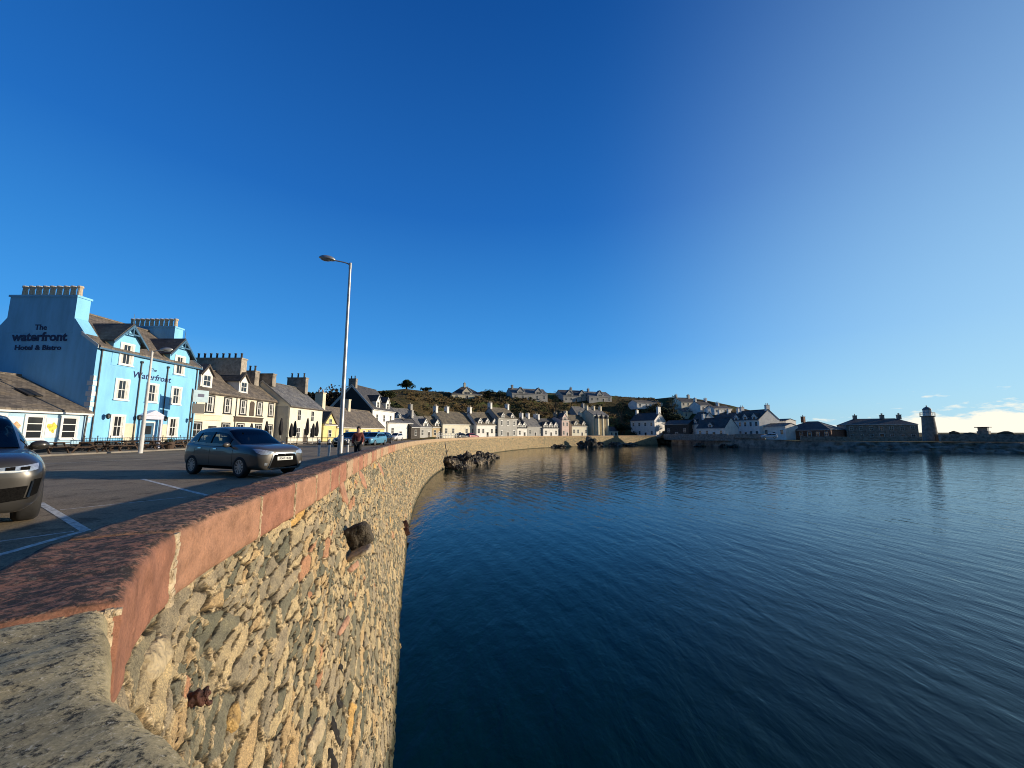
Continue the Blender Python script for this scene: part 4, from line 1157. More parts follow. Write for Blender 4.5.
# walls, huts and stones out on the spit
def spit_wall(name, label, pts, h, th, m):
    q = MB()
    for (x0,y0),(x1,y1) in zip(pts[:-1], pts[1:]):
        d = Vector((x1-x0,y1-y0)).normalized(); e = Vector((-d.y,d.x))*th/2
        z = 2.0
        n_ = max(1,int(Vector((x1-x0,y1-y0)).length/2.5))
        for k in range(n_):
            a = Vector((x0,y0)).lerp(Vector((x1,y1)), k/n_); c = Vector((x0,y0)).lerp(Vector((x1,y1)), (k+1)/n_)
            ha = h + .18*fbm(k*.8, x0); 
            q.hexa([(a.x-e.x,a.y-e.y,z),(c.x-e.x,c.y-e.y,z),(c.x+e.x,c.y+e.y,z),(a.x+e.x,a.y+e.y,z),(a.x-e.x,a.y-e.y,z+ha),(c.x-e.x,c.y-e.y,z+ha),(c.x+e.x,c.y+e.y,z+ha),(a.x+e.x,a.y+e.y,z+ha)])
    o = q.build(name, m); return tag(o, label, 'wall')
spit_wall('harbour_wall', 'rough dark stone wall running along the spit right of the lighthouse', [tuple(XY(939,104)),tuple(XY(975,102)),tuple(XY(1030,98)),tuple(XY(1120,92)),tuple(XY(1250,88))], 2.25, .7, STONE)
spit_wall('quay_wall', 'low dark quay wall in front of the harbour houses', [tuple(XY(664,160)),tuple(XY(700,143)),tuple(XY(735,131)),tuple(XY(765,124))], 2.3, .6, STONE)
spit_wall('store_wall', 'low dark wall in front of the stone store', [tuple(XY(800,117)),tuple(XY(850,113)),tuple(XY(921,107))], 1.6, .5, STONE)
hp = XY(984, 112)
hut = thing('lookout_hut', 'little lookout hut with a flat overhanging roof on the spit', 'hut', (hp.x, hp.y, 2.2), R(30))
b = MB(); b.box(-1.2,1.2,-1.1,1.1,0,2.9); b.build('wall', STONE, hut)
b = MB(); b.box(-1.0,1.0,-.9,.9,2.9,3.9); b.build('glazing', mat('hut_glass',(.16,.17,.17),.2,.1), hut)
b = MB(); b.box(-1.6,1.6,-1.4,1.4,3.9,4.1); b.build('roof', SL_D, hut)
def blob(name, label, cat, c, rx, ry, rz_, m, amp=.25, sub=4, seed=0, group=None, freq=1.2, cutz=None, parent=None):
    bm = bmesh.new(); bmesh.ops.create_icosphere(bm, subdivisions=sub, radius=1)
    for v in bm.verts:
        d = v.co.normalized()
        q = Vector((d.x*freq+seed*5.1, d.y*freq+seed, d.z*freq))
        k = 1 + amp*noise.fractal(q,1,2,5) + amp*.7*(noise.cell(q*2.3)-.3)
        v.co = Vector((d.x*rx*k, d.y*ry*k, d.z*rz_*k))
    me = bpy.data.meshes.new(name); bm.to_mesh(me); bm.free(); me.materials.append(m)
    o = bpy.data.objects.new(name, me); o.location = c; link(o, parent)
    if label: tag(o, label, cat, group)
    return o
MOUND = mat('grassy_mound', (.06,.055,.03), .95, .4, 1.2, .8, 3)
for i,(px,rx,rz_,lb) in enumerate(((955,1.5,1.5,'rounded dark mound between the lighthouse and the lookout hut'),(971,2.2,1.2,'broad low mound just left of the lookout hut'),(1006,2.6,1.5,'wide low mound right of the lookout hut'))):
    q = XY(px,110); blob('rock_mound', lb, 'mound', (q.x,q.y,3.6), rx, 1.3, rz_, MOUND, .15, 3, i)
# ================================================================== CARS
def pchip(x, y, xi):
    x = np.asarray(x, float); y = np.asarray(y, float); xi = np.asarray(xi, float)
    h = np.diff(x); d = np.diff(y)/h
    m = np.zeros_like(y)
    for i in range(1, len(x)-1):
        if d[i-1]*d[i] > 0:
            w1, w2 = 2*h[i]+h[i-1], h[i]+2*h[i-1]
            m[i] = (w1+w2)/(w1/d[i-1]+w2/d[i])
    m[0], m[-1] = d[0], d[-1]
    k = np.clip(np.searchsorted(x, xi)-1, 0, len(x)-2)
    t = (xi-x[k])/h[k]
    return ((1+2*t)*(1-t)**2*y[k] + t*(1-t)**2*h[k]*m[k] + t*t*(3-2*t)*y[k+1] + t*t*(t-1)*h[k]*m[k+1])
def paintmat(name, col, rough=.28, metal=.55):
    m, nt, b = newmat(name)
    b.inputs['Base Color'].default_value = col+(1,); b.inputs['Metallic'].default_value = metal; b.inputs['Roughness'].default_value = rough
    b.inputs['Coat Weight'].default_value = 0.6; b.inputs['Coat Roughness'].default_value = .03
    tcn = nt.nodes.new('ShaderNodeTexCoord'); nz = nt.nodes.new('ShaderNodeTexNoise'); nz.inputs['Scale'].default_value = 2.2; nz.inputs['Detail'].default_value = 6
    nt.links.new(tcn.outputs['Object'], nz.inputs['Vector'])
    mr = nt.nodes.new('ShaderNodeMapRange'); mr.inputs['To Min'].default_value = rough*.7; mr.inputs['To Max'].default_value = rough*1.6
    nt.links.new(nz.outputs['Fac'], mr.inputs['Value']); nt.links.new(mr.outputs[0], b.inputs['Roughness'])
    return m
CARG = newmat('car_glass')[0]
_nt = CARG.node_tree; _g = _nt.nodes.new('ShaderNodeBsdfGlossy'); _g.inputs['Roughness'].default_value = .02
_t = _nt.nodes.new('ShaderNodeBsdfTransparent'); _t.inputs[0].default_value = (.42,.47,.46,1)
_f = _nt.nodes.new('ShaderNodeFresnel'); _f.inputs['IOR'].default_value = 1.5
_m = _nt.nodes.new('ShaderNodeMixShader'); _nt.links.new(_f.outputs[0], _m.inputs[0]); _nt.links.new(_t.outputs[0], _m.inputs[1]); _nt.links.new(_g.outputs[0], _m.inputs[2])
_nt.links.new(_m.outputs[0], _nt.nodes['Material Output'].inputs['Surface'])
TYRE = mat('tyre_rubber', (.022,.021,.020), .8, .2, 8); ALLOY = mat('alloy_wheel', (.55,.55,.55), .3, .05, 3, metallic=.85)
CHROME = mat('chrome', (.72,.72,.72), .12, .02, 3, metallic=1.0); BLKP = mat('black_plastic', (.006,.006,.006), .8, .15, 9, spec=.03)
LAMPG = mat('headlamp_lens', (.50,.53,.56), .08, .25, 26, metallic=.5, coat=1.0); PLATE = mat('number_plate_white', (.78,.77,.70), .4, .03, 4); PLATEY = mat('number_plate_yellow', (.75,.55,.05), .4, .03, 4)
LAMPR = mat('tail_lamp_red', (.35,.015,.012), .15, .1, 9, coat=1.0); MESHG = mat('dark_grille_mesh', (.008,.0075,.007), .8, .5, 60, spec=.05)
UNDER = mat('wheel_arch_black', (.008,.008,.008), .9, .1, 5)
class Car:
    def __init__(s, root, st, paint, nx=150, nt=11):
        """st: rows of (x, zbot, zsill, zmid, zsh, ztop, ybot, ysill, ymid, ysh, ytop)"""
        st = np.array(st, float); s.root = root; s.paint = paint
        s.x = st[:,0]; s.c = st[:,1:]
        s.nx, s.nt = nx, nt
    def half(s, x):
        c = [float(pchip(s.x, s.c[:,k], [x])[0]) for k in range(10)]
        zb,zs,zm,zh,zt,yb,ys,ym,yh,yt = c
        z = [zb, zb, zs, zm, zh, zt, zt+.012]; y = [0, yb, ys, ym, yh, yt, 0]
        t = [0, 1, 1.35, 2, 2.7, 3.3, 4.2]
        ti = np.concatenate([[0,.6], np.linspace(1, 3.3, s.nt*2), [3.5,3.8,4.2]])
        return pchip(t, y, ti), pchip(t, z, ti)
    def grid(s):
        a, b_ = s.x[0], s.x[-1]
        u = np.linspace(0, 1, s.nx)
        xs = a + (b_-a)*(0.5-0.5*np.cos(np.pi*u))*.35 + (b_-a)*u*.65
        V = []
        for x in xs:
            y, z = s.half(x)
            yy = np.concatenate([y, -y[-2:0:-1]]); zz = np.concatenate([z, z[-2:0:-1]])
            V.append(np.stack([np.full_like(yy, x), yy, zz], -1))
        s.V = np.array(V); return s.V
    def body(s, axles, rad):
        V = s.grid(); nx, m = V.shape[:2]
        o = gridmesh('body', V, s.paint, s.root, closed_j=True)
        bm = bmesh.new(); bm.from_mesh(o.data)
        bmesh.ops.holes_fill(bm, edges=[e for e in bm.edges if len(e.link_faces)==1], sides=0)
        bmesh.ops.recalc_face_normals(bm, faces=bm.faces); bm.to_mesh(o.data); bm.free()
        s.N = None
        cut = MB()
        for ax in axles:
            for sg in (-1, 1):
                cut.cyl((ax, sg*.56, rad-.02), (ax, sg*1.3, rad-.02), rad+.055, n=36)
        k = cut.build('cut', UNDER)
        o.data.materials.append(UNDER)
        md = o.modifiers.new('arches', 'BOOLEAN'); md.operation = 'DIFFERENCE'; md.object = k; md.solver = 'EXACT'; md.material_mode = 'TRANSFER'
        bpy.context.view_layer.update()
        dg = bpy.context.evaluated_depsgraph_get()
        me = bpy.data.meshes.new_from_object(o.evaluated_get(dg), preserve_all_data_layers=True, depsgraph=dg)
        o.modifiers.clear(); o.data = me; bpy.data.objects.remove(k)
        for p in me.polygons: p.use_smooth = True
        me.set_sharp_from_angle(angle=R(38))
        s.o = o
        tmp = bmesh.new()
        vs = [tmp.verts.new(v) for v in V.reshape(-1,3)]
        for i in range(nx-1):
            for j in range(m): tmp.faces.new((vs[i*m+j], vs[(i+1)*m+j], vs[(i+1)*m+(j+1)%m], vs[i*m+(j+1)%m]))
        bmesh.ops.holes_fill(tmp, edges=[e for e in tmp.edges if len(e.link_faces)==1], sides=0)
        bmesh.ops.triangulate(tmp, faces=tmp.faces)
        s.bvh = BVHTree.FromBMesh(tmp); tmp.free()
        return o
    def decal(s, name, poly, m, view='front', off=.006, res=14, thick=None, parent=None):
        """a panel that follows the body: polygon given in (y,z) seen from the front, or (x,z) seen from a side; laid on the body by projection"""
        P = np.array(poly, float)
        # subdivide polygon as grid between its lower and upper chains: poly = lower chain left->right + upper chain left->right (same count)
        n = len(P)//2; lo, up = P[:n], P[n:]
        A = np.linspace(0, n-1, (n-1)*res+1)
        li = np.stack([np.interp(A, range(n), lo[:,k]) for k in (0,1)], -1); ui = np.stack([np.interp(A, range(n), up[:,k]) for k in (0,1)], -1)
        rows_ = max(4, int(res*1.6))
        Q = np.zeros((len(A), rows_, 3))
        for i in range(len(A)):
            for j in range(rows_):
                q = li[i] + (ui[i]-li[i])*j/(rows_-1)
                if view == 'front': o_, d = Vector((6, q[0], q[1])), Vector((-1,0,0))
                elif view == 'rear': o_, d = Vector((-6, q[0], q[1])), Vector((1,0,0))
                elif view == 'left': o_, d = Vector((q[0], 4, q[1])), Vector((0,-1,0))
                else: o_, d = Vector((q[0], -4, q[1])), Vector((0,1,0))
                h = s.bvh.ray_cast(o_, d)
                if h[0] is None: h = s.bvh.find_nearest(Vector((q[0] if view in('left','right') else (2.1 if view=='front' else -2.), q[0] if view in ('front','rear') else (.8 if view=='left' else -.8), q[1])))
                nn = h[1]
                if nn.dot(d) > 0: nn = -nn
                Q[i,j] = h[0] + nn*off
        o = gridmesh(name, Q, m, parent or s.root)
        return o
def interior(car, x0, x1, zs, yw, rows):
    """dark trim over the deck, seats with headrests and a steering wheel, seen through the glass"""
    xs = np.linspace(x0, x1, 24); Q = np.zeros((24, 5, 3))
    for i, x in enumerate(xs):
        zt = float(pchip(car.x, car.c[:,4], [x])[0]) + .022
        for j, y in enumerate(np.linspace(-yw, yw, 5)): Q[i,j] = (x, y, zt)
    it = mat('car_interior', (.022,.021,.021), .8, .25, 7)
    gridmesh('interior_trim', Q, it, car.root)
    for sx, ys in rows:
        for y in ys:
            b = MB(); z0 = zs
            b.hexa([(sx-.06,y-.22,z0-.1),(sx+.10,y-.22,z0-.1),(sx+.10,y+.22,z0-.1),(sx-.06,y+.22,z0-.1),(sx-.16,y-.19,z0+.27),(sx-.07,y-.19,z0+.27),(sx-.07,y+.19,z0+.27),(sx-.16,y+.19,z0+.27)])
            b.hexa([(sx-.17,y-.12,z0+.31),(sx-.08,y-.12,z0+.31),(sx-.08,y+.12,z0+.31),(sx-.17,y+.12,z0+.31),(sx-.20,y-.10,z0+.47),(sx-.12,y-.10,z0+.47),(sx-.12,y+.10,z0+.47),(sx-.20,y+.10,z0+.47)])
            b.box(sx-.15,sx-.12,y-.03,y+.03,z0+.26,z0+.32)
            b.build('seat', it, car.root)
    b = MB(); n = 18; cx, cy, cz, r_ = rows[0][0]+.55, -.36, zs+.10, .17
    for k in range(n):
        a, c_ = 2*math.pi*k/n, 2*math.pi*(k+1)/n
        b.cyl((cx+.35*r_*math.sin(a), cy+r_*math.cos(a), cz+.9*r_*math.sin(a)), (cx+.35*r_*math.sin(c_), cy+r_*math.cos(c_), cz+.9*r_*math.sin(c_)), .016, n=6)
    b.build('steering_wheel', it, car.root)
def strip_poly(pts, w):
    """polyline -> lower chain + upper chain of a band of height w"""
    return [(a, b-w/2) for a,b in pts] + [(a, b+w/2) for a,b in pts]
def wheel(root, x, y, r, w=.22, spokes=10, side=1):
    o = thing_part = bpy.data.objects.new('wheel', None); link(o, root); o.location = (x, y, r)
    a = MB()
    prof = [(r*.62,-w/2),(r*.90,-w/2),(r*.985,-w*.36),(r,-w*.2),(r,w*.2),(r*.985,w*.36),(r*.90,w/2),(r*.66,w/2),(r*.64,w*.35)]
    n = 36; k = len(prof)
    vs = [(rr*math.cos(2*math.pi*i/n), side*q, rr*math.sin(2*math.pi*i/n)) for rr,q in prof for i in range(n)]
    a.add(vs, [(j*n+i, j*n+(i+1)%n, (j+1)*n+(i+1)%n, (j+1)*n+i) for j in range(k-1) for i in range(n)])
    a.build('tyre', TYRE, o, smooth=True)
    b = MB()
    n = 28
    def disc(y_, r0, r1, m): b.add([(rr*math.cos(2*math.pi*i/n), side*y_, rr*math.sin(2*math.pi*i/n)) for rr in (r0,r1) for i in range(n)], [(i,(i+1)%n,n+(i+1)%n,n+i) for i in range(n)], m)
    disc(w*.12, .0001, r*.64, 1); disc(w*.47, r*.60, r*.67, 0)
    b.add([(rr*math.cos(2*math.pi*i/n), side*q, rr*math.sin(2*math.pi*i/n)) for rr,q in ((r*.60,w*.47),(r*.585,w*.12)) for i in range(n)], [(i,(i+1)%n,n+(i+1)%n,n+i) for i in range(n)], 0)
    for i in range(spokes):
        t = 2*math.pi*i/spokes; d = Vector((math.cos(t),0,math.sin(t))); e = Vector((-math.sin(t),0,math.cos(t)))
        p0, p1 = d*r*.12, d*r*.61; y0,y1 = side*w*.30, side*w*.44
        b.hexa([p0-e*.022+Vector((0,y0,0)), p1-e*.03+Vector((0,y0,0)), p1+e*.03+Vector((0,y0,0)), p0+e*.022+Vector((0,y0,0)),
                p0-e*.018+Vector((0,y1*.95,0)), p1-e*.024+Vector((0,y1,0)), p1+e*.024+Vector((0,y1,0)), p0+e*.018+Vector((0,y1*.95,0))], 0)
    b.cyl((0,side*w*.2,0),(0,side*w*.46,0), r*.16, n=14, m=0)
    b.build('rim', [ALLOY, UNDER], o)
    return o
def cabin(car, st, wins, pill=BLKP, nx=60):
    """st rows: (x, zb, yb, ze, ye, zt); upper body from the belt line; faces sorted into glass and roof"""
    st = np.array(st[::-1], float); xs = np.linspace(st[0,0], st[-1,0], nx)
    c = [pchip(st[:,0], st[:,k], xs) for k in range(1,6)]
    V = []
    for i in range(nx):
        zb,yb,ze,ye,zt = (c[k][i] for k in range(5))
        f = np.linspace(0,1,7); bul = .035*np.sin(np.pi*f)
        ys = yb + (ye-yb)*f + bul*min(1,(ze-zb)/.3); zs = zb + (ze-zb)*f
        g = np.linspace(0,1,6)[1:]
        ys2 = ye*np.cos(g*np.pi/2*1.0)**.8; ys2[-1]=0
        zs2 = ze + (zt-ze)*np.sin(g*np.pi/2)**.9
        y = np.concatenate([ys, ys2]); z = np.concatenate([zs, zs2])
        yy = np.concatenate([y, -y[-2::-1]]); zz = np.concatenate([z, z[-2::-1]])
        V.append(np.stack([np.full_like(yy, xs[i]), yy, zz], -1))
    V = np.array(V); m = V.shape[1]
    groups = {}
    for i in range(nx-1):
        xc = (xs[i]+xs[i+1])/2
        for j in range(m-1):
            jj = j if j < (m-1)/2 else m-2-j
            side = jj < 6
            key = wins(xc, jj, side, V[i:i+2, j:j+2].reshape(-1,3).mean(0))
            if key in ('side_window','pillar'): key = key + ('_l' if j < (m-1)/2 else '_r')
            groups.setdefault(key, []).append((i*m+j, i*m+j+1, (i+1)*m+j+1, (i+1)*m+j))
    VV = V.reshape(-1,3)
    parts = []
    for key, fs in groups.items():
        runs, last = [], None
        for f in fs:
            i = f[0]//m
            if key.startswith(('pillar','side')) and (last is None or i > last+1): runs.append([])
            elif not runs: runs.append([])
            runs[-1].append(f); last = i
        parts += [(key, r_) for r_ in runs]
    for key, fs in parts:
        used = sorted({i for f in fs for i in f}); mp_ = {u:i for i,u in enumerate(used)}
        b = MB(); b.add([VV[u] for u in used], [tuple(mp_[q] for q in f) for f in fs])
        nm = key[:-2] if key.startswith(('side','pillar')) else key
        mt = car.paint if key == 'roof' else (pill if key.startswith('pillar') else CARG)
        o = b.build(nm, mt, car.root, smooth=True)
        for v in o.data.vertices: pass
def mirror(root, x, y, z, m, sg):
    bm = bmesh.new(); bmesh.ops.create_uvsphere(bm, u_segments=16, v_segments=10, radius=1)
    for v in bm.verts: v.co = Vector((v.co.x*.075*(1.0 if v.co.x>0 else .5), v.co.y*.12, v.co.z*.085))
    me = bpy.data.meshes.new('wing_mirror'); bm.to_mesh(me); bm.free(); me.materials.append(m)
    for p in me.polygons: p.use_smooth = True
    o = inst('wing_mirror', me, root, (x, y+sg*.14, z))
    a = MB(); a.cyl((-.0,-sg*.16,-.05),(0,-sg*.04,-.03),.03,n=8); a.build('mirror_stalk', BLKP, o)
    return o

def crossover(name, label, loc, heading, paint, detail=True, group=None):
    rt = thing(name, label, 'car', loc, heading, group)
    st = [ # x, zbot,zsill,zmid,zsh,ztop, ybot,ysill,ymid,ysh,ytop
     (-2.06,.48,.50,.72,.98,1.08,.45,.60,.66,.62,.55),
     (-2.00,.36,.42,.70,1.00,1.12,.60,.76,.80,.76,.66),
     (-1.75,.30,.40,.72,1.03,1.13,.70,.86,.885,.84,.70),
     (-1.335,.25,.36,.70,1.02,1.08,.72,.885,.90,.86,.72),
     (-.5,.23,.34,.68,.98,1.04,.74,.87,.885,.855,.72),
     (.4,.23,.34,.66,.95,1.01,.74,.87,.885,.855,.74),
     (.95,.23,.35,.70,.97,1.06,.74,.88,.895,.845,.70),
     (1.335,.25,.37,.74,.96,1.05,.72,.885,.90,.83,.62),
     (1.75,.25,.37,.73,.925,1.015,.68,.86,.88,.80,.58),
     (2.02,.24,.36,.66,.87,.955,.62,.78,.82,.74,.52),
     (2.16,.24,.36,.60,.82,.90,.56,.68,.72,.66,.46),
     (2.235,.27,.38,.56,.74,.83,.42,.52,.56,.50,.36),
     (2.26,.34,.42,.54,.62,.68,.20,.26,.28,.25,.18)]
    c = Car(rt, st, paint, 110 if detail else 60, 11 if detail else 7)
    c.body((1.335,-1.335), .36)
    cs = [(1.10,1.03,.74,1.035,.70,1.06),(.62,1.0,.82,1.27,.68,1.34),(.20,.99,.845,1.50,.635,1.585),(-.4,1.0,.85,1.565,.63,1.665),(-1.1,1.04,.835,1.54,.615,1.655),(-1.60,1.08,.81,1.47,.60,1.60),(-1.85,1.11,.77,1.31,.60,1.47),(-2.03,1.12,.70,1.125,.64,1.15)]
    def wins(x, j, side, p):
        if side:
            if j >= 1 and j <= 4 and (-.33 < x < .62 or -1.18 < x < -.43 or -1.68 < x < -1.26) and p[2] > 1.03: return 'side_window'
            return 'pillar' if (-1.68 < x < .66 and 1<=j<=4) else 'roof'
        if x > .24: return 'windscreen' if abs(p[1]) < .70 else 'roof'
        if x < -1.62: return 'rear_window'
        return 'roof'
    cabin(c, cs, wins, nx=70 if detail else 36)
    interior(c, -1.95, 1.04, 1.04, .66, [(-.15,(-.36,.36)),(-1.15,(-.36,.36))])
    for ax in (1.335,-1.335):
        for sg in (-1,1): wheel(rt, ax, sg*.80, .345, spokes=10, side=sg)
    for sg in (-1,1):
        mirror(rt, .72, sg*.84, 1.04, paint, sg)
        o = c.decal('headlight', [(sg*.40,.76),(sg*.60,.735),(sg*.735,.745),(sg*.80,.80), (sg*.40,.83),(sg*.60,.88),(sg*.735,.915),(sg*.80,.92)], LAMPG)
        if detail:
            c.decal('fog_lamp', [(sg*.56,.40),(sg*.64,.40),(sg*.56,.48),(sg*.64,.48)], LAMPG)
            c.decal('door_handle', [(-.18,.885),(0,.885),(-.18,.915),(0,.915)], CHROME, 'left' if sg>0 else 'right', off=.02, res=4)
            c.decal('door_handle', [(-1.05,.905),(-.88,.905),(-1.05,.935),(-.88,.935)], CHROME, 'left' if sg>0 else 'right', off=.02, res=4)
            for xx in (.92,-.36,-1.22): c.decal('door_seam', [(xx,.40),(xx+.012,.40),(xx-.02,.94),(xx-.008,.94)], BLKP, 'left' if sg>0 else 'right', off=.003, res=10)
            c.decal('sill_trim', [(-.95,.27),(.95,.27),(-.95,.345),(.95,.345)], BLKP, 'left' if sg>0 else 'right', off=.008, res=10)
        c.decal('tail_light', [(sg*.50,.86),(sg*.74,.86),(sg*.50,1.0),(sg*.74,1.0)], LAMPR, 'rear')
    g = c.decal('grille', [(-.50,.30),(-.2,.29),(.2,.29),(.50,.30), (-.37,.735),(-.2,.76),(.2,.76),(.37,.735)], BLKP, off=.013, res=22)
    c.decal('grille_surround', strip_poly([(-.38,.75),(-.2,.772),(.2,.772),(.38,.75)], .04), CHROME, off=.018, parent=g)
    for sg in (-1,1): c.decal('grille_surround', [(sg*.36,.75),(sg*.50,.30),(sg*.40,.75),(sg*.535,.30)] if False else [(sg*.495,.31),(sg*.535,.31),(sg*.36,.75),(sg*.40,.75)], CHROME, off=.016, parent=g, res=10)
    c.decal('bumper_bar', strip_poly([(-.46,.60),(0,.61),(.46,.60)], .07) if False else strip_poly([(-.47,.30),(0,.295),(.47,.30)],.03), CHROME, off=.014, parent=g)
    pl = c.decal('number_plate', [(-.27,.545),(.27,.545),(-.27,.66),(.27,.66)], PLATE, off=.03)
    c.decal('number_plate', [(-.27,.70),(.27,.70),(-.27,.80),(.27,.80)], PLATEY, 'rear', off=.03)
    if detail:
        t = text_mesh('KS62 HGN', .105, BLKL, pl, (2.30,0,.568), rot=(R(90),0,R(90)), sx=.85, extrude=.002)
        q = MB()
        for a in (90,210,330):
            d = Vector((0,math.cos(R(a)),math.sin(R(a)))); e = Vector((0,-d.z,d.y)); 
            pts=[d*.0+Vector((0,0,.69)), d*.03+e*.018+Vector((0,0,.69)), d*.06+Vector((0,0,.69)), d*.03-e*.018+Vector((0,0,.69))]
            q.hexa([(2.255,p.y,p.z) for p in pts]+[(2.272,p.y,p.z) for p in pts])
        q.build('badge', CHROME, g)
        q = MB()
        for sg in (-1,1): q.cyl((.30 if sg>0 else -.30+.4,sg*.36-.1,1.03+.03),(.62,sg*.30+.1,1.31),.006,n=4)
        q = MB(); q.cyl((-1.2,0,1.585),(-1.42,0,1.68),.006,n=5); q.build('aerial', BLKP, rt)
    return rt

def big_suv(name, label, loc, heading, paint):
    rt = thing(name, label, 'car', loc, heading)
    st = [
     (-2.42,.50,.55,.80,1.10,1.18,.60,.80,.84,.80,.70),
     (-2.30,.36,.46,.80,1.12,1.22,.74,.92,.96,.90,.74),
     (-1.46,.30,.42,.80,1.12,1.20,.80,.98,1.00,.95,.78),
     (0.0,.28,.40,.76,1.06,1.14,.82,.97,.985,.945,.78),
     (.95,.28,.40,.78,1.06,1.16,.82,.975,.985,.93,.76),
     (1.46,.29,.42,.82,1.05,1.15,.80,.98,.995,.92,.72),
     (1.95,.29,.42,.80,1.02,1.11,.76,.95,.975,.88,.68),
     (2.20,.24,.42,.78,.98,1.06,.72,.90,.93,.84,.62),
     (2.33,.25,.44,.76,.93,1.00,.66,.82,.86,.77,.56),
     (2.40,.31,.48,.72,.86,.92,.52,.66,.70,.62,.44),
     (2.43,.46,.56,.70,.78,.82,.25,.32,.34,.30,.22)]
    c = Car(rt, st, paint, 170, 14); c.body((1.46,-1.46), .385)
    cs = [(1.12,1.13,.78,1.135,.74,1.155),(.66,1.13,.86,1.38,.70,1.44),(.24,1.12,.905,1.63,.64,1.72),(-.4,1.13,.91,1.70,.63,1.79),(-1.3,1.15,.90,1.64,.61,1.755),(-1.95,1.18,.86,1.50,.60,1.66),(-2.15,1.19,.83,1.38,.62,1.50),(-2.36,1.19,.74,1.20,.68,1.23)]
    def wins(x, j, side, p):
        if side:
            if 1 <= j <= 4 and (-.33 < x < .70 or -1.30 < x < -.43 or -2.0 < x < -1.38) and p[2] > 1.16: return 'side_window'
            return 'pillar' if (-2.1 < x < .76 and 1 <= j <= 4) else 'roof'
        if x > .26: return 'windscreen' if abs(p[1]) < .76 else 'roof'
        if x < -2.0: return 'rear_window'
        return 'roof'
    cabin(c, cs, wins, nx=90)
    interior(c, -2.2, 1.1, 1.17, .72, [(-.1,(-.4,.4)),(-1.15,(-.4,.4))])
    for ax in (1.46,-1.46):
        for sg in (-1,1): wheel(rt, ax, sg*.86, .385, w=.27, spokes=10, side=sg)
    for sg in (-1,1):
        mirror(rt, .52, sg*.86, 1.20, paint, sg)
        hl = c.decal('headlight', [(sg*.44,.835),(sg*.62,.825),(sg*.76,.835),(sg*.855,.865), (sg*.44,.905),(sg*.62,.915),(sg*.76,.935),(sg*.86,.955)], LAMPG, off=.008, res=14)
        c.decal('daylight_strip', strip_poly([(sg*.47,.852),(sg*.62,.842),(sg*.75,.852)],.014), PLATE, off=.017, parent=hl)
        for ya in (.54,.68): c.decal('lamp_unit', [(sg*ya,.862),(sg*(ya+.09),.862),(sg*ya,.905),(sg*(ya+.09),.912)], MESHG, off=.015, parent=hl, res=8)
        c.decal('side_intake', [(sg*.80,.46),(sg*.875,.50),(sg*.83,.72),(sg*.90,.73)], BLKP, off=.014)
        c.decal('lower_intake', [(sg*.44,.43),(sg*.60,.42),(sg*.745,.44), (sg*.40,.60),(sg*.60,.615),(sg*.775,.63)], MESHG, off=.012)
        c.decal('intake_blade', strip_poly([(sg*.79,.47),(sg*.80,.60),(sg*.81,.72)],.001) if False else [(sg*.775,.46),(sg*.795,.46),(sg*.805,.70),(sg*.825,.70)], CHROME, off=.022, res=10)
        c.decal('bumper_crease', strip_poly([(sg*.10,.405),(sg*.5,.41),(sg*.80,.445)],.016), BLKP, off=.004)
    c.decal('grille', [(-.42,.80),(0,.795),(.42,.80),(-.43,.915),(0,.925),(.43,.915)], BLKP, off=.012)
    c.decal('lower_grille', [(-.36,.45),(0,.44),(.36,.45),(-.34,.66),(0,.67),(.34,.66)], MESHG, off=.012)
    c.decal('number_plate', [(-.26,.68),(.26,.68),(-.26,.78),(.26,.78)], PLATE, off=.02)
    return rt
GREYP = paintmat('grey_metallic_paint', (.10,.088,.072), .32, .35); SILV = paintmat('dark_silver_paint', (.055,.050,.043), .28, .4); BLKPAINT = paintmat('black_paint', (.012,.012,.014), .2, .2); LBLUE = paintmat('light_blue_paint', (.12,.33,.48), .3, .2); WHT = paintmat('white_car_paint', (.7,.7,.7), .3, .0); REDP = paintmat('dark_red_paint', (.2,.02,.02), .3, .1)
fa, ra = Vector((-8.77,12.9)), Vector((-11.2,14.0))
mid = (fa+ra)/2 + Vector((.33,.73)); hd_ = math.atan2(fa.y-ra.y, fa.x-ra.x)
crossover('parked_car', 'dark grey crossover car parked facing the sea wall', (mid.x, mid.y, RZ), hd_, GREYP)
bdir = Vector((.82,-.57)).normalized(); nrm = Vector((.57,.82)).normalized()
corner = Vector((-7.36,6.22))
cen = corner - bdir*2.22 - nrm*.90
big_suv('parked_car', 'big dark silver four by four at the left edge with mesh intakes', (cen.x, cen.y, RZ), math.atan2(bdir.y,bdir.x), SILV)
DG = 'cars parked further along the front'
for px, Y, hdg, pm, lb in ((350,44,262,BLKPAINT,'small black car parked behind the walking person'),(366.5,52,255,BLKPAINT,'black car parked left of the light blue car'),(374,50,262,LBLUE,'light blue car parked between two black cars'),(382,53,268,BLKPAINT,'black car parked right of the light blue car'),(396,84,262,WHT,'white car parked in front of the white garage')):
    q = XY(px, Y); crossover('parked_car', lb, (q.x,q.y,RZ), R(hdg), pm, detail=False, group=DG)
for px, Y, hdg, pm, lb in ((462,103,55,BLKPAINT,'black car parked in front of the long cream cottage'),(472,108,55,REDP,'dark red car parked in front of the three dormer cottage'),(769,122,150,WHT,'white car parked under the low white harbour building')):
    q = XY(px, Y); crossover('parked_car', lb, (q.x,q.y,RZ), R(hdg), pm, detail=False, group=DG)
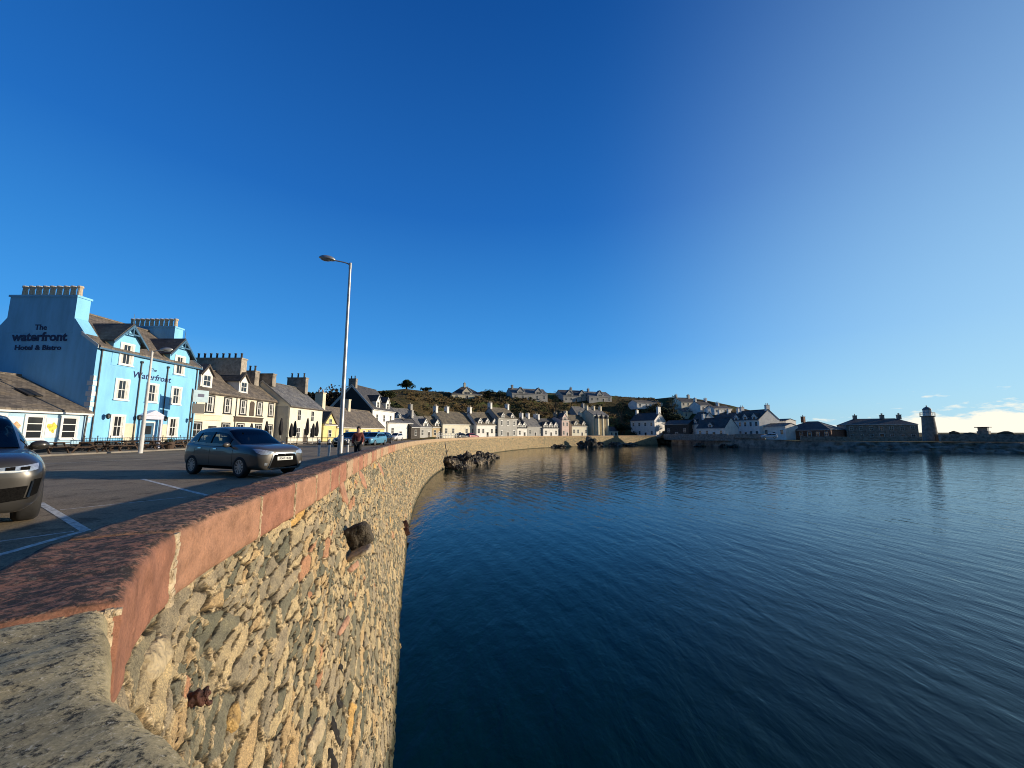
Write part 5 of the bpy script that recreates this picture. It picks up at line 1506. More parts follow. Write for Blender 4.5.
# ================================================================== STREET FURNITURE, PERSON, ROCKS, PLANTS
GALV = mat('galvanised_steel', (.42,.42,.41), .45, .15, 4, metallic=.6); LAMPW = mat('white_lamp_post', (.62,.61,.58), .5, .1, 3)
def lamp(name, label, x, y, h, arm, mat_, z=RZ):
    """arm: plan vector of the bracket"""
    r = thing(name, label, 'street lamp', (x,y,z))
    b = MB(); b.cyl((0,0,0),(0,0,1.3),.14,n=16); b.cyl((0,0,1.3),(0,0,1.36),.14,.11,n=16); b.cyl((0,0,1.36),(0,0,h),.11,.065,n=16); b.build('post', mat_, r, smooth=False)
    b = MB(); b.box(-.05,.05,-.146,-.13,.35,1.0); b.build('access_door', GALV, r)
    a = Vector((arm[0],arm[1],0)); L_ = a.length; d = a.normalized(); rz = math.atan2(d.y,d.x)
    b = MB(); pts = [(0,0,h-.12),(.12,0,h-.02),(.3,0,h+.03),(L_-.55,0,h+.10)]
    for p0,p1 in zip(pts[:-1],pts[1:]): b.cyl(p0,p1,.035,n=10)
    b.cyl((0,0,h-.3),(0,0,h+.02),.075,n=12)
    o = b.build('bracket', mat_, r); o.rotation_euler = (0,0,rz)
    bm = bmesh.new(); bmesh.ops.create_uvsphere(bm, u_segments=20, v_segments=12, radius=1)
    for v in bm.verts:
        v.co = Vector((v.co.x*.42, v.co.y*.19*(1-.25*v.co.x), v.co.z*(.19 if v.co.z>0 else .07)))
    me = bpy.data.meshes.new('lamp_head'); bm.to_mesh(me); bm.free(); me.materials.append(GALV)
    for p in me.polygons: p.use_smooth = True
    hd = inst('lamp_head', me, r, (d.x*(L_-.3), d.y*(L_-.3), h+.13), rz); hd.rotation_euler = (0,-.09,rz)
    bm = bmesh.new(); bmesh.ops.create_uvsphere(bm, u_segments=16, v_segments=10, radius=1)
    for v in bm.verts: v.co = Vector((v.co.x*.27+.06, v.co.y*.12, v.co.z*.10-.04))
    me = bpy.data.meshes.new('lens'); bm.to_mesh(me); bm.free(); me.materials.append(mat('lamp_lens',(.30,.31,.30),.2,.05,3))
    inst('lens', me, hd)
    return r
q = XY(341, 20.0)
lamp('street_lamp', 'tall slim grey street lamp standing just behind the sea wall', q.x, q.y, ZA(263.5,20.0)-RZ, (-1.42,-.35), GALV)
q = XY(142.5, 29.0)
lamp('street_lamp', 'shorter white street lamp in front of the blue hotel', q.x, q.y, ZA(351,29.0)-RZ, (1.15,.3), LAMPW)
# pub sign on a post by the inn
q = XY(188, 37.0)
sg_ = thing('pub_sign', 'hanging pub sign on a dark post between hotel and inn', 'sign', (q.x,q.y,RZ+.1), R(62))
b = MB(); b.cyl((0,0,0),(0,0,5.6),.06,n=10); b.build('post', TRIMB, sg_)
b = MB(); b.box(.08,1.35,-.05,.05,4.35,5.5); b.build('sign_board', mat('pale_blue_board',(.45,.60,.66),.6,.08,3), sg_)
b = MB(); b.box(.12,1.1,-.04,.04,3.25,4.2); b.build('lower_board', TRIMB, sg_)
b = MB(); b.box(.45,.98,-.058,-.051,4.85,5.15); b.build('sign_motif', NAVY, sg_)
# bollards
bl = thing('bollard', 'white bollard left of the tall street lamp', 'bollard', (0,0,0), 0, 'white bollards along the car park')
b = MB(); b.lathe([(.07,0),(.07,.95),(.085,.97),(.085,1.03),(.02,1.1)], n=12); b.build('post', LAMPW, bl)
b = MB(); b.lathe([(.073,.72),(.073,.84)], n=12); b.build('band', TRIMB, bl)
for i,(px,lb) in enumerate(((320,'white bollard furthest left, beyond the grey crossover bonnet'),(330,'white bollard midway between grey crossover and tall street lamp'),(348.5,'white bollard just right of the tall street lamp'))):
    o = bl if i == 0 else copy_tree(bl)
    q = XY(px, 25.0); o.location = (q.x, q.y, RZ); o['label'] = lb
# closed parasols
def parasol():
    r = thing('parasol', 'closed black parasol outside the inn', 'parasol', (0,0,0), 0, 'closed black parasols on the terrace')
    b = MB(); b.cyl((0,0,0),(0,0,2.9),.03,n=8); b.build('pole', GALV, r)
    b = MB(); prof=[(.04,3.0),(.09,2.8),(.16,2.2),(.20,1.7),(.18,1.35),(.13,1.05),(.05,1.0)]
    n=14; vs=[]
    for r_,z in prof:
        for i in range(n):
            t=2*math.pi*i/n; k=r_*(1+.22*(i%2)); vs.append((k*math.cos(t),k*math.sin(t),z))
    b.add(vs,[(j*n+i,j*n+(i+1)%n,(j+1)*n+(i+1)%n,(j+1)*n+i) for j in range(len(prof)-1) for i in range(n)]+[tuple(range(n))]); b.build('canopy', mat('black_canvas',(.018,.017,.02),.85,.2,6), r)
    b = MB(); b.box(-.3,.3,-.3,.3,0,.1); b.build('base', TRIMB, r)
    return r
pz = parasol()
PL_ = [(251,49,'in front of the inn wall near its left doorway'),(266,51,'in front of the inn, right of the fascia board'),(280.5,50,'large one before the grey gable of the cream house'),(291,49,'left one of the pair under the cream house'),(294.5,51,'right one of the pair under the cream house'),(307,51,'single one in the middle of the cream house front'),(313,50,'left one of the pair by the gabled cottage'),(316.5,52,'right one of the pair by the gabled cottage')]
for i,(px,Y,lb) in enumerate(PL_):
    o = pz if i == 0 else copy_tree(pz)
    q = XY(px, Y); o.location = (q.x,q.y,RZ+.1); o.rotation_euler=(0,0,i); o['label'] = 'closed black parasol, ' + lb
    o.scale = (1.1,1.1,1.0+.12*((i*37)%3-1))
# picnic tables before hotel and annex
WOOD = mat('weathered_dark_wood', (.085,.055,.038), .85, .35, 4, .4, 20, stretch=(1,6,6))
def picnic():
    r = thing('picnic_table', 'picnic table', 'picnic table', (0,0,0), 0, 'dark wooden picnic tables outside the hotel')
    b = MB()
    for k in range(5): b.box(-.9,.9,-.36+k*.145,-.36+k*.145+.13,.70,.74)
    b.build('tabletop', WOOD, r)
    for sg in (-1,1):
        b = MB()
        for k in range(2): y0 = sg*.66 + (k*.145-.14); b.box(-.9,.9,y0,y0+.13,.41,.45)
        b.build('seat', WOOD, r)
    for xx in (-.6,.6):
        b = MB()
        for sg in (-1,1): b.hexa([(xx-.03,sg*.62-.05,0),(xx+.03,sg*.62-.05,0),(xx+.03,sg*.62+.05,0),(xx-.03,sg*.62+.05,0),(xx-.03,sg*.25-.05,.70),(xx+.03,sg*.25-.05,.70),(xx+.03,sg*.25+.05,.70),(xx-.03,sg*.25+.05,.70)])
        b.box(xx-.045,xx-.031,-.78,.78,.33,.41); b.box(xx-.045,xx-.031,-.36,.36,.62,.70); b.build('leg', WOOD, r)
    return r
pt0 = picnic()
TB = [(-30.6,20.4,.2,'in front of the annex, below the right food poster'),(-30.8,23.4,.5,'in front of the annex, left of the red planter'),(-30.5,29.6,.15,'before the hotel corner, below the white quoins'),(-31.0,31.6,1.2,'under the hotel\'s near ground floor window'),(-30.3,33.2,.4,'left of the hotel lamp post'),(-30.7,36.9,.1,'right of the hotel porch'),(-30.4,39.2,.9,'at the far end of the hotel front'),(-31.6,30.4,.7,'set back by the hotel railing near the quoined corner'),(-31.5,33.6,1.4,'set back between near window and porch'),(-31.4,38.3,.3,'set back under the far ground floor window'),(-30.2,35.2,1.3,'turned end on beside the hotel porch'),(-30.9,26.4,.1,'in front of the annex by its right hand window'),(-30.2,28.0,.8,'where the annex meets the hotel')]
for i,(x,y,a,lb) in enumerate(TB):
    o = pt0 if i == 0 else copy_tree(pt0)
    o.location = (x,y,PZ); o.rotation_euler=(0,0,a+R(90)); o['label'] = 'dark wooden picnic table ' + lb
def planter(x,y,lb,m):
    r = thing('barrel_planter', lb, 'planter', (x,y,PZ), 0, 'planters outside the hotel')
    b = MB(); b.lathe([(.28,0),(.34,.28),(.35,.36),(.31,.62),(.27,.62),(.26,.55)], n=16); b.build('barrel', m, r)
    b = MB()
    for k in range(60):
        a = rnd.uniform(0,6.28); rr = rnd.uniform(0,.3); c = Vector((rr*math.cos(a),rr*math.sin(a),.58+rnd.uniform(0,.3))); d = Vector((rnd.uniform(-1,1),rnd.uniform(-1,1),rnd.uniform(-.2,1))).normalized()*.09; e = d.orthogonal().normalized()*.04
        b.add([c-d,c-e,c+d,c+e],[(0,1,2,3)])
    b.build('leaves', mat('planter_leaves',(.03,.05,.02),.8,.4,5), r, recalc=False)
planter(-29.9,21.9,'red brown barrel planter in front of the pub annex',mat('red_barrel',(.20,.045,.025),.7,.25,5))
planter(-30.0,34.6,'dark barrel planter left of the hotel porch',WOOD); planter(-30.0,38.0,'dark barrel planter right of the hotel porch',WOOD)
bp_ = thing('bench', 'white slatted bench between picnic tables outside the annex', 'bench', (-30.3,19.0,PZ), R(100))
b = MB()
for k in range(3): b.box(-.6,.6,-.25+k*.16,-.25+k*.16+.13,.42,.45)
b.build('seat', TRIMW, bp_)
b = MB()
for k in range(3): b.box(-.6,.6,.27,.30,.52+k*.14,.52+k*.14+.11)
b.build('backrest', TRIMW, bp_)
for xx in (-.5,.5):
    b = MB(); b.box(xx-.03,xx+.03,-.24,.27,0,.06); b.box(xx-.03,xx+.03,-.24,-.18,.06,.42); b.box(xx-.03,xx+.03,.23,.27,.06,.9); b.build('leg', TRIMW, bp_)
# hotel railing
rl = thing('railing', 'black iron railing with ball finials along the hotel front', 'railing', (-32.2,29.6,PZ), R(90))
b = MB()
for z in (.25,.95): b.box(0,11.6,-.02,.02,z,z+.04)
for k in range(60): b.cyl((k*.195+.02,0,0),(k*.195+.02,0,1.02),.012,n=5)
b.build('bars', TRIMB, rl)
b = MB()
for k in range(13): b.cyl((k*.95+.05,0,0),(k*.95+.05,0,1.08),.03,n=6); b.lathe([(.01,1.06),(.05,1.12),(.01,1.18)], c=(k*.95+.05,0,0), n=8)
o = b.build('posts', TRIMB, rl); o.name = 'standard'
# low timber railing on the pavement by the cream house
rl = thing('railing', 'low brown rail fence before the cream house and yellow cottage', 'railing', (XY(287,50).x, 50, PZ-.1), math.atan2(2.2, 8))
b = MB()
for k in range(8): b.box(k*1.2-.04,k*1.2+.04,-.04,.04,0,1.0)
for z in (.35,.85): b.box(-.04,8.44,-.03,.03,z,z+.09)
b.build('rails', WOOD, rl)
# railing standing on the sea wall where it bends
s0 = s_at(-9.3, 50)
rl = thing('railing', 'short grey rail fence on top of the sea wall at the bend', 'railing', (0,0,0))
b = MB()
sp_ = np.linspace(s0, s0+14, 15); pp_, tt_, nn_ = path(sp_)
for i in range(15):
    c = pp_[i]-nn_[i]*.3; b.cyl((c[0],c[1],WTOP-.02),(c[0],c[1],WTOP+.75),.04,n=6)
    if i < 14:
        d = pp_[i+1]-nn_[i+1]*.3
        for z in (.38,.72): b.cyl((c[0],c[1],WTOP+z),(d[0],d[1],WTOP+z),.03,n=6)
b.build('rails', GALV, rl)
# sloping timber handrail running down the wall at the bend
# ---- person walking behind the wall
def skin_body(name, joints, edges, m, parent, sub=2):
    me = bpy.data.meshes.new(name); me.from_pydata([j[0] for j in joints], edges, [])
    o = bpy.data.objects.new(name, me); COL.objects.link(o)
    md = o.modifiers.new('skin','SKIN'); sv = me.skin_vertices[0].data
    for i,j in enumerate(joints):
        rr = j[1]; sv[i].radius = rr if isinstance(rr,tuple) else (rr,rr)
    sv[0].use_root = True
    sd = o.modifiers.new('s','SUBSURF'); sd.levels = sub; sd.render_levels = sub
    bpy.context.view_layer.update(); dg = bpy.context.evaluated_depsgraph_get()
    m2 = bpy.data.meshes.new_from_object(o.evaluated_get(dg)); bpy.data.objects.remove(o)
    m2.materials.clear(); m2.materials.append(m)
    for p in m2.polygons: p.use_smooth = True; p.material_index = 0
    o = bpy.data.objects.new(name, m2); return link(o, parent)
pq = XY(358.5, 20.5)
pr = thing('person', 'person in a dark red hooded jacket and black trousers walking behind the wall', 'person', (pq.x,pq.y,RZ), R(15))
SKIN = mat('skin', (.50,.31,.22), .6, .08, 6)
J_ = [((0,0,.98),.12),((0,0,1.15),.12),((0,.0,1.36),.13),((0,-.01,1.50),.055),((0,-.03,1.60),(.085,.095)),((0,-.03,1.71),(.08,.09)),
 ((.17,0,1.42),.06),((.24,.02,1.15),.05),((.22,-.12,.95),.038),((.21,-.17,.87),.035),((-.17,0,1.42),.06),((-.24,.04,1.15),.05),((-.24,-.02,.90),.038),((-.24,-.05,.82),.035),
 ((.09,0,.92),.09),((.10,-.10,.50),.065),((.10,-.05,.10),.045),((.10,-.20,.04),.04),((-.09,0,.92),.09),((-.10,.08,.50),.065),((-.10,.26,.13),.045),((-.10,.15,.05),.04)]
E_ = [(0,1),(1,2),(2,3),(3,4),(4,5),(2,6),(6,7),(7,8),(8,9),(2,10),(10,11),(11,12),(12,13),(0,14),(14,15),(15,16),(16,17),(0,18),(18,19),(19,20),(20,21)]
skin_body('body', J_, E_, SKIN, pr)
def fat(idx, k, add=0): return [(J_[i][0], (tuple(a*k+add for a in J_[i][1]) if isinstance(J_[i][1],tuple) else J_[i][1]*k+add)) for i in idx]
jk = fat([0,1,2,6,7,8,10,11,12],1.12,.022)
skin_body('jacket', jk, [(0,1),(1,2),(2,3),(3,4),(4,5),(2,6),(6,7),(7,8)], mat('dark_red_cloth',(.16,.035,.03),.85,.25,6), pr)
skin_body('trousers', fat([0,14,15,16,18,19,20],1.06,.02), [(0,1),(1,2),(2,3),(0,4),(4,5),(5,6)], mat('black_cloth',(.018,.018,.02),.85,.25,6), pr)
for a,c in ((16,17),(20,21)):
    skin_body('shoe', [(J_[a][0],.055),(J_[c][0],.05)], [(0,1)], TRIMB, pr)
b = MB()
bm = bmesh.new(); bmesh.ops.create_icosphere(bm, subdivisions=3, radius=1)
for v in bm.verts: v.co = Vector((v.co.x*.10, v.co.y*.115+.012, v.co.z*.115+1.695))
for f in [f for f in bm.faces if f.calc_center_median().y < -.06 and f.calc_center_median().z < 1.74]: bm.faces.remove(f)
me = bpy.data.meshes.new('hair'); bm.to_mesh(me); bm.free(); me.materials.append(mat('dark_hair',(.03,.02,.014),.7,.2,9)); inst('hair', me, pr)
b = MB()
for sx in (-.03,.03): b.lathe([(.002,-.008),(.009,0),(.002,.008)], c=(sx,-.115,1.675), n=8)
b.add([(-.012,-.115,1.63),(.012,-.115,1.63),(0,-.138,1.64),(0,-.118,1.675)],[(0,1,2),(0,2,3),(1,3,2)]); 
b.build('face', mat('face_features',(.18,.08,.06),.6,.1,9), pr)
# ---- iron fittings, timber and odd stones in the wall
def on_wall(px, py):
    p_, n_ = hitwall(px, py)
    if n_.dot(ray(px,py)) > 0: n_ = -n_
    return p_, n_
def wall_frame(px, py):
    p_, n_ = on_wall(px, py); s_ = s_at(p_.x, p_.y); _, t_, _n = path(s_)
    t_ = Vector((t_[0],t_[1],0)); up = n_.cross(t_); up = up if up.z > 0 else -up
    return p_, n_, t_, up
RUST = mat('rusted_iron', (.085,.032,.02), .85, .5, 14, .8, 40)
def lump_box(name, label, cat, px, py, L_, H_, D_, m, amp=.02, sink=.1, tilt=0, parent=None, seed=0, freq=6):
    p_, n_, t_, up = wall_frame(px, py)
    bm = bmesh.new(); bmesh.ops.create_cube(bm, size=2); bmesh.ops.subdivide_edges(bm, edges=bm.edges, cuts=9, use_grid_fill=True)
    for v in bm.verts:
        c = v.co; r_ = 4
        k = (abs(c.x)**r_+abs(c.y)**r_+abs(c.z)**r_)**(1/r_); c = c/k
        q = Vector((c.x*L_, c.y*H_, c.z*D_))*freq + Vector((seed*3.1,seed,0))
        d = amp*noise.fractal(q,1,2,4)
        a, b2 = c.x*L_/2, c.y*H_/2
        ct_, st_ = math.cos(tilt), math.sin(tilt)
        a, b2 = a*ct_-b2*st_, a*st_+b2*ct_
        v.co = p_ + t_*a + up*b2 + n_*(c.z*D_/2 + D_/2 - sink) + (t_*c.x+up*c.y+n_*c.z)*d
    me = bpy.data.meshes.new(name); bm.to_mesh(me); bm.free(); me.materials.append(m)
    for p in me.polygons: p.use_smooth = True
    o = inst(name, me, parent)
    if label: tag(o, label, cat)
    return o
lump_box('timber_stub', 'dark rough timber stub jutting from the sea wall', 'timber', 350, 540, .34, .42, .48, mat('rotten_dark_timber',(.075,.06,.04),.9,.55,7,1.0,26), .03, .10)
lump_box('wall_ledge', 'pale stone ledge under the dark timber stub', 'ledge', 350, 557, .5, .09, .42, mat('pale_ledge',(.40,.32,.20),.9,.3,8,.6,26), .012, .06, tilt=.0)
o = lump_box('iron_stub', 'rusty broken iron stub low in the near face of the sea wall', 'iron stub', 192, 701, .09, .06, .10, RUST, .02, .03, freq=14)
q_ = wall_frame(192,701)
b = MB(); c = q_[0]+q_[1]*.05
for k in range(10):
    a0,a1 = 2*math.pi*k/10*.8, 2*math.pi*(k+1)/10*.8
    b.cyl(c+q_[2]*.035*math.cos(a0)+q_[3]*(.035*math.sin(a0)-.03)+q_[1]*.02, c+q_[2]*.035*math.cos(a1)+q_[3]*(.035*math.sin(a1)-.03)+q_[1]*.02, .011, n=6)
b.build('hook', RUST, o)
OCH = mat('ochre_stone', (.44,.28,.10), .85, .4, 9, .9, 30); GRN = mat('slate_green_stone', (.17,.175,.135), .85, .35, 8, .7, 26); SALM = mat('salmon_stone', (.46,.25,.15), .85, .3, 8, .7, 26); PALS = mat('pale_buff_stone', (.46,.36,.21), .88, .35, 8, .9, 26)
for px,py,L_,H_,m,tl,nm in ((236,716,.17,.12,OCH,.2,'ochre'),(402,690-40,.26,.20,OCH,.2,'o'),(160,655,.36,.17,PALS,-.1,'p'),(355,566,.7,.11,SALM,-.15,'s'),(345,625,.6,.10,SALM,-.1,'s'),(318,735,.5,.14,PALS,-.12,'p')):
    o = lump_box('facing_stone', None, None, px, py, L_, H_, .12, m, .012, .105, tilt=tl, parent=wall, seed=px, freq=7)
# tall red dressed stones set into the face below the coping
for px,py,H_,L_ in ((343,489,.62,.5),(363,479,.50,.6),(381,469,.5,.7)):
    lump_box('facing_stone', None, None, px, py, L_, H_, .14, RED2, .01, .12, tilt=-.5, parent=wall, seed=px, freq=5)
# open joint running up the wall: broken pockets
POCK = mat('deep_pocket', (.018,.015,.012), .95, .3, 9)
for i,(px,py,h_) in enumerate(((344,600,.22),(343,665,.2),(341,700,.16),(339,730,.28),(336,758,.2))):
    lump_box('wall_pocket', None, None, px, py, .12, h_, .10, POCK, .02, .118, parent=wall, seed=i*3+1, freq=9)
# twin drain pipes
DRN = mat('dark_drain', (.03,.025,.022), .8, .3, 5)
for i,(px,py,lb) in enumerate(((404.5,525,'upper drain pipe mouth of the pair near the waterline'),(405.5,532,'lower drain pipe mouth of the pair near the waterline'))):
    p_, n_, t_, up = wall_frame(px,py)
    r = thing('drain_pipe', lb, 'drain pipe', p_, 0, 'drain pipes in the sea wall')
    b = MB(); n=16; vs=[]
    for rr,dd in ((.17,-.3),(.17,.14),(.13,.14),(.13,-.3)):
        for k in range(n):
            a=2*math.pi*k/n; vs.append(t_*rr*math.cos(a)+up*rr*math.sin(a)+n_*dd)
    b.add(vs,[(j*n+k,j*n+(k+1)%n,(j+1)*n+(k+1)%n,(j+1)*n+k) for j in range(3) for k in range(n)]); b.build('pipe', RUST, r)
    b = MB(); b.add([t_*.13*math.cos(2*math.pi*k/n)+up*.13*math.sin(2*math.pi*k/n)+n_*.02 for k in range(n)],[tuple(range(n))]); b.build('pipe_bore', UNDER, r, recalc=False)
# ---- rocks at the foot of the wall
def rockmat():
    m, nt, b = newmat('seaweed_rock'); L=nt.links; N=nt.nodes.new
    tcn=N('ShaderNodeTexCoord'); n1=N('ShaderNodeTexNoise'); n1.inputs['Scale'].default_value=1.1; n1.inputs['Detail'].default_value=9; n1.inputs['Roughness'].default_value=.7
    L.new(tcn.outputs['Object'],n1.inputs['Vector'])
    r=ramp(nt,[(.36,(.012,.011,.009)),(.47,(.04,.034,.025)),(.54,(.15,.12,.085)),(.68,(.34,.27,.18))]); L.new(n1.outputs['Fac'],r.inputs[0]); L.new(r.outputs[0],b.inputs['Base Color'])
    b.inputs['Roughness'].default_value=.75
    bp=N('ShaderNodeBump'); bp.inputs['Strength'].default_value=1; bp.inputs['Distance'].default_value=.2; n2=N('ShaderNodeTexNoise'); n2.inputs['Scale'].default_value=4; n2.inputs['Detail'].default_value=8; L.new(tcn.outputs['Object'],n2.inputs['Vector']); L.new(n2.outputs['Fac'],bp.inputs['Height']); L.new(bp.outputs[0],b.inputs['Normal'])
    return m
ROCK = rockmat()
RG = 'dark weedy rocks at the foot of the sea wall'
rk = [(448,471,1.5,1.3,1.7,'large black weedy rock nearest the wall at the left of the outcrop'),(456,470,1.3,1.2,1.6,'black rock beside the leaning stake in the outcrop'),(464,470,1.4,1.4,2.3,'tallest dark rock in the middle of the outcrop'),(472,468,1.6,1.3,1.9,'pale faced rock right of the tallest rock'),(480,466,1.5,1.3,1.9,'brown weedy rock right of centre in the outcrop'),(488,463,1.3,1.2,1.5,'low brown rock near the outcrop\'s right end'),(495,461,.9,.8,.8,'smallest rock at the right tip of the outcrop'),(461,473,1.0,.8,.8,'small black rock in front at the waterline')]
for i,(px,py,rx,ry,rz_,lb) in enumerate(rk):
    c = G(px,py-3,0); c = c + Vector((0,.9,0)); blob('rock', lb, 'rock', (c.x,c.y,-.05), rx*.95, ry*1.1, rz_*.8, ROCK, .26, 4, i+3, RG, 1.9)
rk2 = [(553,447.5,2.4,.9,'flat dark rock reaching from the far wall'),(562,447.5,1.6,.8,'low rock right of the flat dark rock'),(584,447,2.2,1.8,'dark pointed rock under the far cottages'),(592,447,2.6,3.2,'tall dark rock against the far wall'),(600,446.5,1.8,1.5,'brown rock right of the tall far rock'),(617,446,3.0,1.3,'long dark rock below the lone white house'),(630,446,3.0,1.0,'low ridge of rock left of the lone white house')]
for i,(px,py,rx,rz_,lb) in enumerate(rk2):
    c = G(px,py,0); blob('rock', lb, 'rock', (c.x,c.y+1,.0), rx, 1.6, rz_, ROCK, .4, 3, i+20, RG, 1.5)
rndr = random.Random(5)
for i in range(16):
    px = 700+i*21+rndr.uniform(-6,6); py = 446.5+ (px-700)/324*6.8
    c = G(px,py,0); blob('shore_rock', ['dark low rock along the harbour shore'][0], 'rock', (c.x,c.y+1.2,.1), rndr.uniform(1,2), 1.2, rndr.uniform(.4,.9), ROCK, .4, 3, i+50, 'low rocks along the harbour shore', 1.4)
pst = thing('stake', 'leaning dark stake standing in the rock outcrop', 'stake', (G(459,462,0).x, G(459,468,0).y+.8, 1.2))
b = MB(); b.cyl((0,0,-1),(-.55,.1,2.0),.09,.06,n=7); b.build('pole', TRIMB, pst)
b = MB(); b.cyl((-.30,.1,.7),(-.12,.1,1.1),.05,n=6); b.build('brace', TRIMB, pst)
# buoy floats near the far right shore
for px,py,lb in ((931,451.5,'small pale mooring buoy below the lighthouse'),(950,452,'small white buoy right of the lighthouse')):
    c = G(px,py,0); r = thing('buoy', lb, 'buoy', (c.x,c.y,0)); b = MB(); b.lathe([(.05,-.3),(.3,-.1),(.34,.1),(.22,.34),(.05,.42)], n=12); b.build('float', TRIMW, r, smooth=True); b = MB(); b.cyl((0,0,.4),(0,0,.6),.04,n=6); b.build('ring', TRIMB, r)
# ---- vegetation on the hill
def leafmat(name, stops, sc=.35):
    m, nt, b = newmat(name); L=nt.links; N=nt.nodes.new
    tcn=N('ShaderNodeTexCoord'); n1=N('ShaderNodeTexNoise'); n1.inputs['Scale'].default_value=sc; n1.inputs['Detail'].default_value=5
    L.new(tcn.outputs['Object'],n1.inputs['Vector']); r=ramp(nt,stops); L.new(n1.outputs['Fac'],r.inputs[0]); L.new(r.outputs[0],b.inputs['Base Color']); b.inputs['Roughness'].default_value=.9; b.inputs['Specular IOR Level'].default_value=.15
    return m
SCRUB = leafmat('gorse_and_bracken', [(.30,(.018,.026,.012)),(.42,(.045,.048,.018)),(.52,(.11,.075,.034)),(.60,(.15,.10,.045)),(.72,(.08,.09,.03))], .10)
sv, sf = [], []
rs = random.Random(11)
def clump(V_, F_, c, r_, n, squash=.7):
    for _ in range(n):
        d = Vector((rs.gauss(0,1),rs.gauss(0,1),rs.gauss(0,1))).normalized()*r_*rs.uniform(.45,1.0)
        p_ = c + Vector((d.x,d.y,abs(d.z)*squash))
        a = Vector((rs.gauss(0,1),rs.gauss(0,1),rs.gauss(0,.6))).normalized(); e = a.orthogonal().normalized()
        k = r_*rs.uniform(.16,.34); b0 = len(V_)
        V_ += [tuple(p_-a*k), tuple(p_-e*k*.7), tuple(p_+a*k), tuple(p_+e*k*.7)]; F_.append((b0,b0+1,b0+2,b0+3))
cnt = 0
SEG_SH = np.concatenate([[0], np.cumsum(np.linalg.norm(np.diff(SH, axis=0), axis=1))])
for _ in range(16000):
    i = int(np.searchsorted(SEG_SH, rs.uniform(SEG_SH[8], SEG_SH[nw+1])))-1; t_ = rs.uniform(20,112)
    c = SH[i]*rs.random(); j = min(i+1, len(SH)-1); f = rs.random()
    c = SH[i]*(1-f)+SH[j]*f; dd = INL[i]*(1-f)+INL[j]*f; c = c+dd*t_
    if c[1] < 70: continue
    z = gz(c[0],c[1])
    if z < GZ+1.2: continue
    if fbm(c[0]*.03,c[1]*.03,9) < -.42: continue
    px = 512+c[0]/c[1]*393
    top = 434-(z-EYE)/c[1]*393
    near_sky = top < np.interp(px,skx,sky_y)+3
    r_ = rs.uniform(.5,1.0) if near_sky else rs.uniform(.8,2.1)
    clump(sv, sf, Vector((c[0],c[1],z-.1)), r_, 16); cnt += 1
    if cnt > 6000: break
b = MB(); b.v = sv; b.f = [list(f) for f in sf]; b.m = [0]*len(sf)
o = b.build('scrub', SCRUB, recalc=False); tag(o, 'brown and dark green gorse and bracken covering the hillside', 'scrub', kind='stuff')
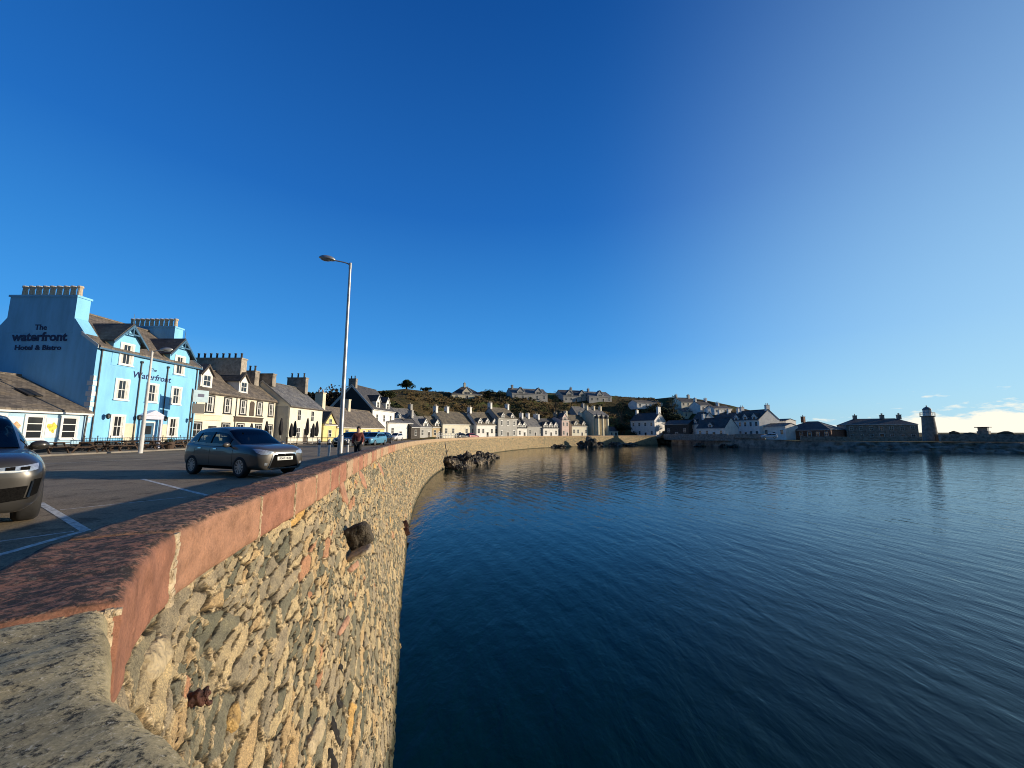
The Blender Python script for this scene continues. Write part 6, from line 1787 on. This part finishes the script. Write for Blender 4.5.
def tree(name, label, px, Y, htop_py, w, m, base=None, conif=False, group=None, nleaf=420, bare=False):
    q = XY(px, Y); z0 = gz(q.x, Y) if base is None else base
    h = ZA(htop_py, Y) - z0
    r = thing(name, label, 'tree', (q.x,Y,z0-.2), 0, group)
    b = MB(); b.cyl((0,0,0),(0,0,h*.55),w*.07,w*.045,n=8)
    if not conif:
        for k in range(7):
            a = k*2.4; b.cyl((0,0,h*(.3+.04*k)),(math.cos(a)*w*.38,math.sin(a)*w*.38,h*(.6+.05*k)),w*.03,w*.01,n=5)
    else: b.cyl((0,0,h*.55),(0,0,h*.98),w*.045,w*.01,n=6)
    b.build('trunk', mat('bark',(.05,.04,.03),.9,.3,5), r)
    V_, F_ = [], []
    for k in range(nleaf//14):
        if conif:
            f = rs.random()**.8; rr = w*.5*(1-f**2)*rs.uniform(.2,1.0)+.1; a = rs.uniform(0,6.28); c = Vector((rr*math.cos(a),rr*math.sin(a),h*(.22+.74*f)))
            clump(V_,F_,c,w*.16,22,.8)
        else:
            d = Vector((rs.gauss(0,1),rs.gauss(0,1),rs.gauss(0,1))).normalized()*rs.uniform(.3,1)
            c = Vector((d.x*w*.45, d.y*w*.45, h*.66+d.z*h*.30)); clump(V_,F_,c,w*.17,22 if not bare else 7,.9)
    b = MB(); b.v=V_; b.f=[list(f) for f in F_]; b.m=[0]*len(F_); b.build('crown', m, r, recalc=False)
DKG = leafmat('dark_conifer_green', [(.3,(.008,.016,.008)),(.5,(.018,.03,.013)),(.7,(.035,.05,.02))], .8)
BRN = leafmat('winter_twigs', [(.3,(.02,.016,.012)),(.5,(.045,.034,.024)),(.7,(.075,.055,.035))], .8)
OLV = leafmat('olive_bush', [(.3,(.014,.02,.008)),(.5,(.035,.042,.016)),(.7,(.065,.065,.026))], .8)
tree('pine_tree', 'dark pine standing up on the hill skyline', 405, 175, 380.5, 7.5, DKG, nleaf=1100, conif=True)
TG = 'trees behind the seafront roofs'
for px,Y,py,w_,m_,lb in ((303,92,388,7,BRN,'bare winter tree behind the cream house roof'),(312,98,390,7,OLV,'olive bush right of the bare tree behind the cream house'),(333,100,385,9,BRN,'large bare tree behind the yellow cottage chimney'),(345,112,384,8,BRN,'bare tree left of the dark gable'),(364,125,388,7,DKG,'dark evergreen behind the dark gabled roof'),(384,140,391,7,OLV,'round olive bush right of the dark gabled roof')):
    tree('winter_tree' if m_ is BRN else 'evergreen_tree', lb, px, Y, py, w_, m_, group=TG, bare=m_ is BRN, nleaf=700)
HGX = 'bushes on the hill skyline'
for px,py,w_,lb in ((425,388,6,'dark bush left of the hilltop bungalow'),(489,389.5,6,'dark bush right of the hilltop bungalow'),(500,390.5,5,'small bush left of the hill villa'),(556,391,4,'small bush between the hill villa and the stone building'),(622,395,5,'dark bush right of the stone wing'),(674,394,6,'dark round tree left of the two chimney house')):
    tree('bush', lb, px, 185, py, w_, DKG, group=HGX, nleaf=420)
# overgrown dark slope behind the lone white house and by the harbour
for px,Y,py,w_,lb in ((622,180,424,9,'dark bush left of the lone white house'),(672,184,414,12,'dark trees right of the lone white house'),(665,195,410,12,'dark tree high behind the lone white house'),(680,176,421,9,'low dark bush by the boat shed')):
    tree('bush', lb, px, Y, py, w_, DKG, group='dark bushes round the white house', nleaf=600)
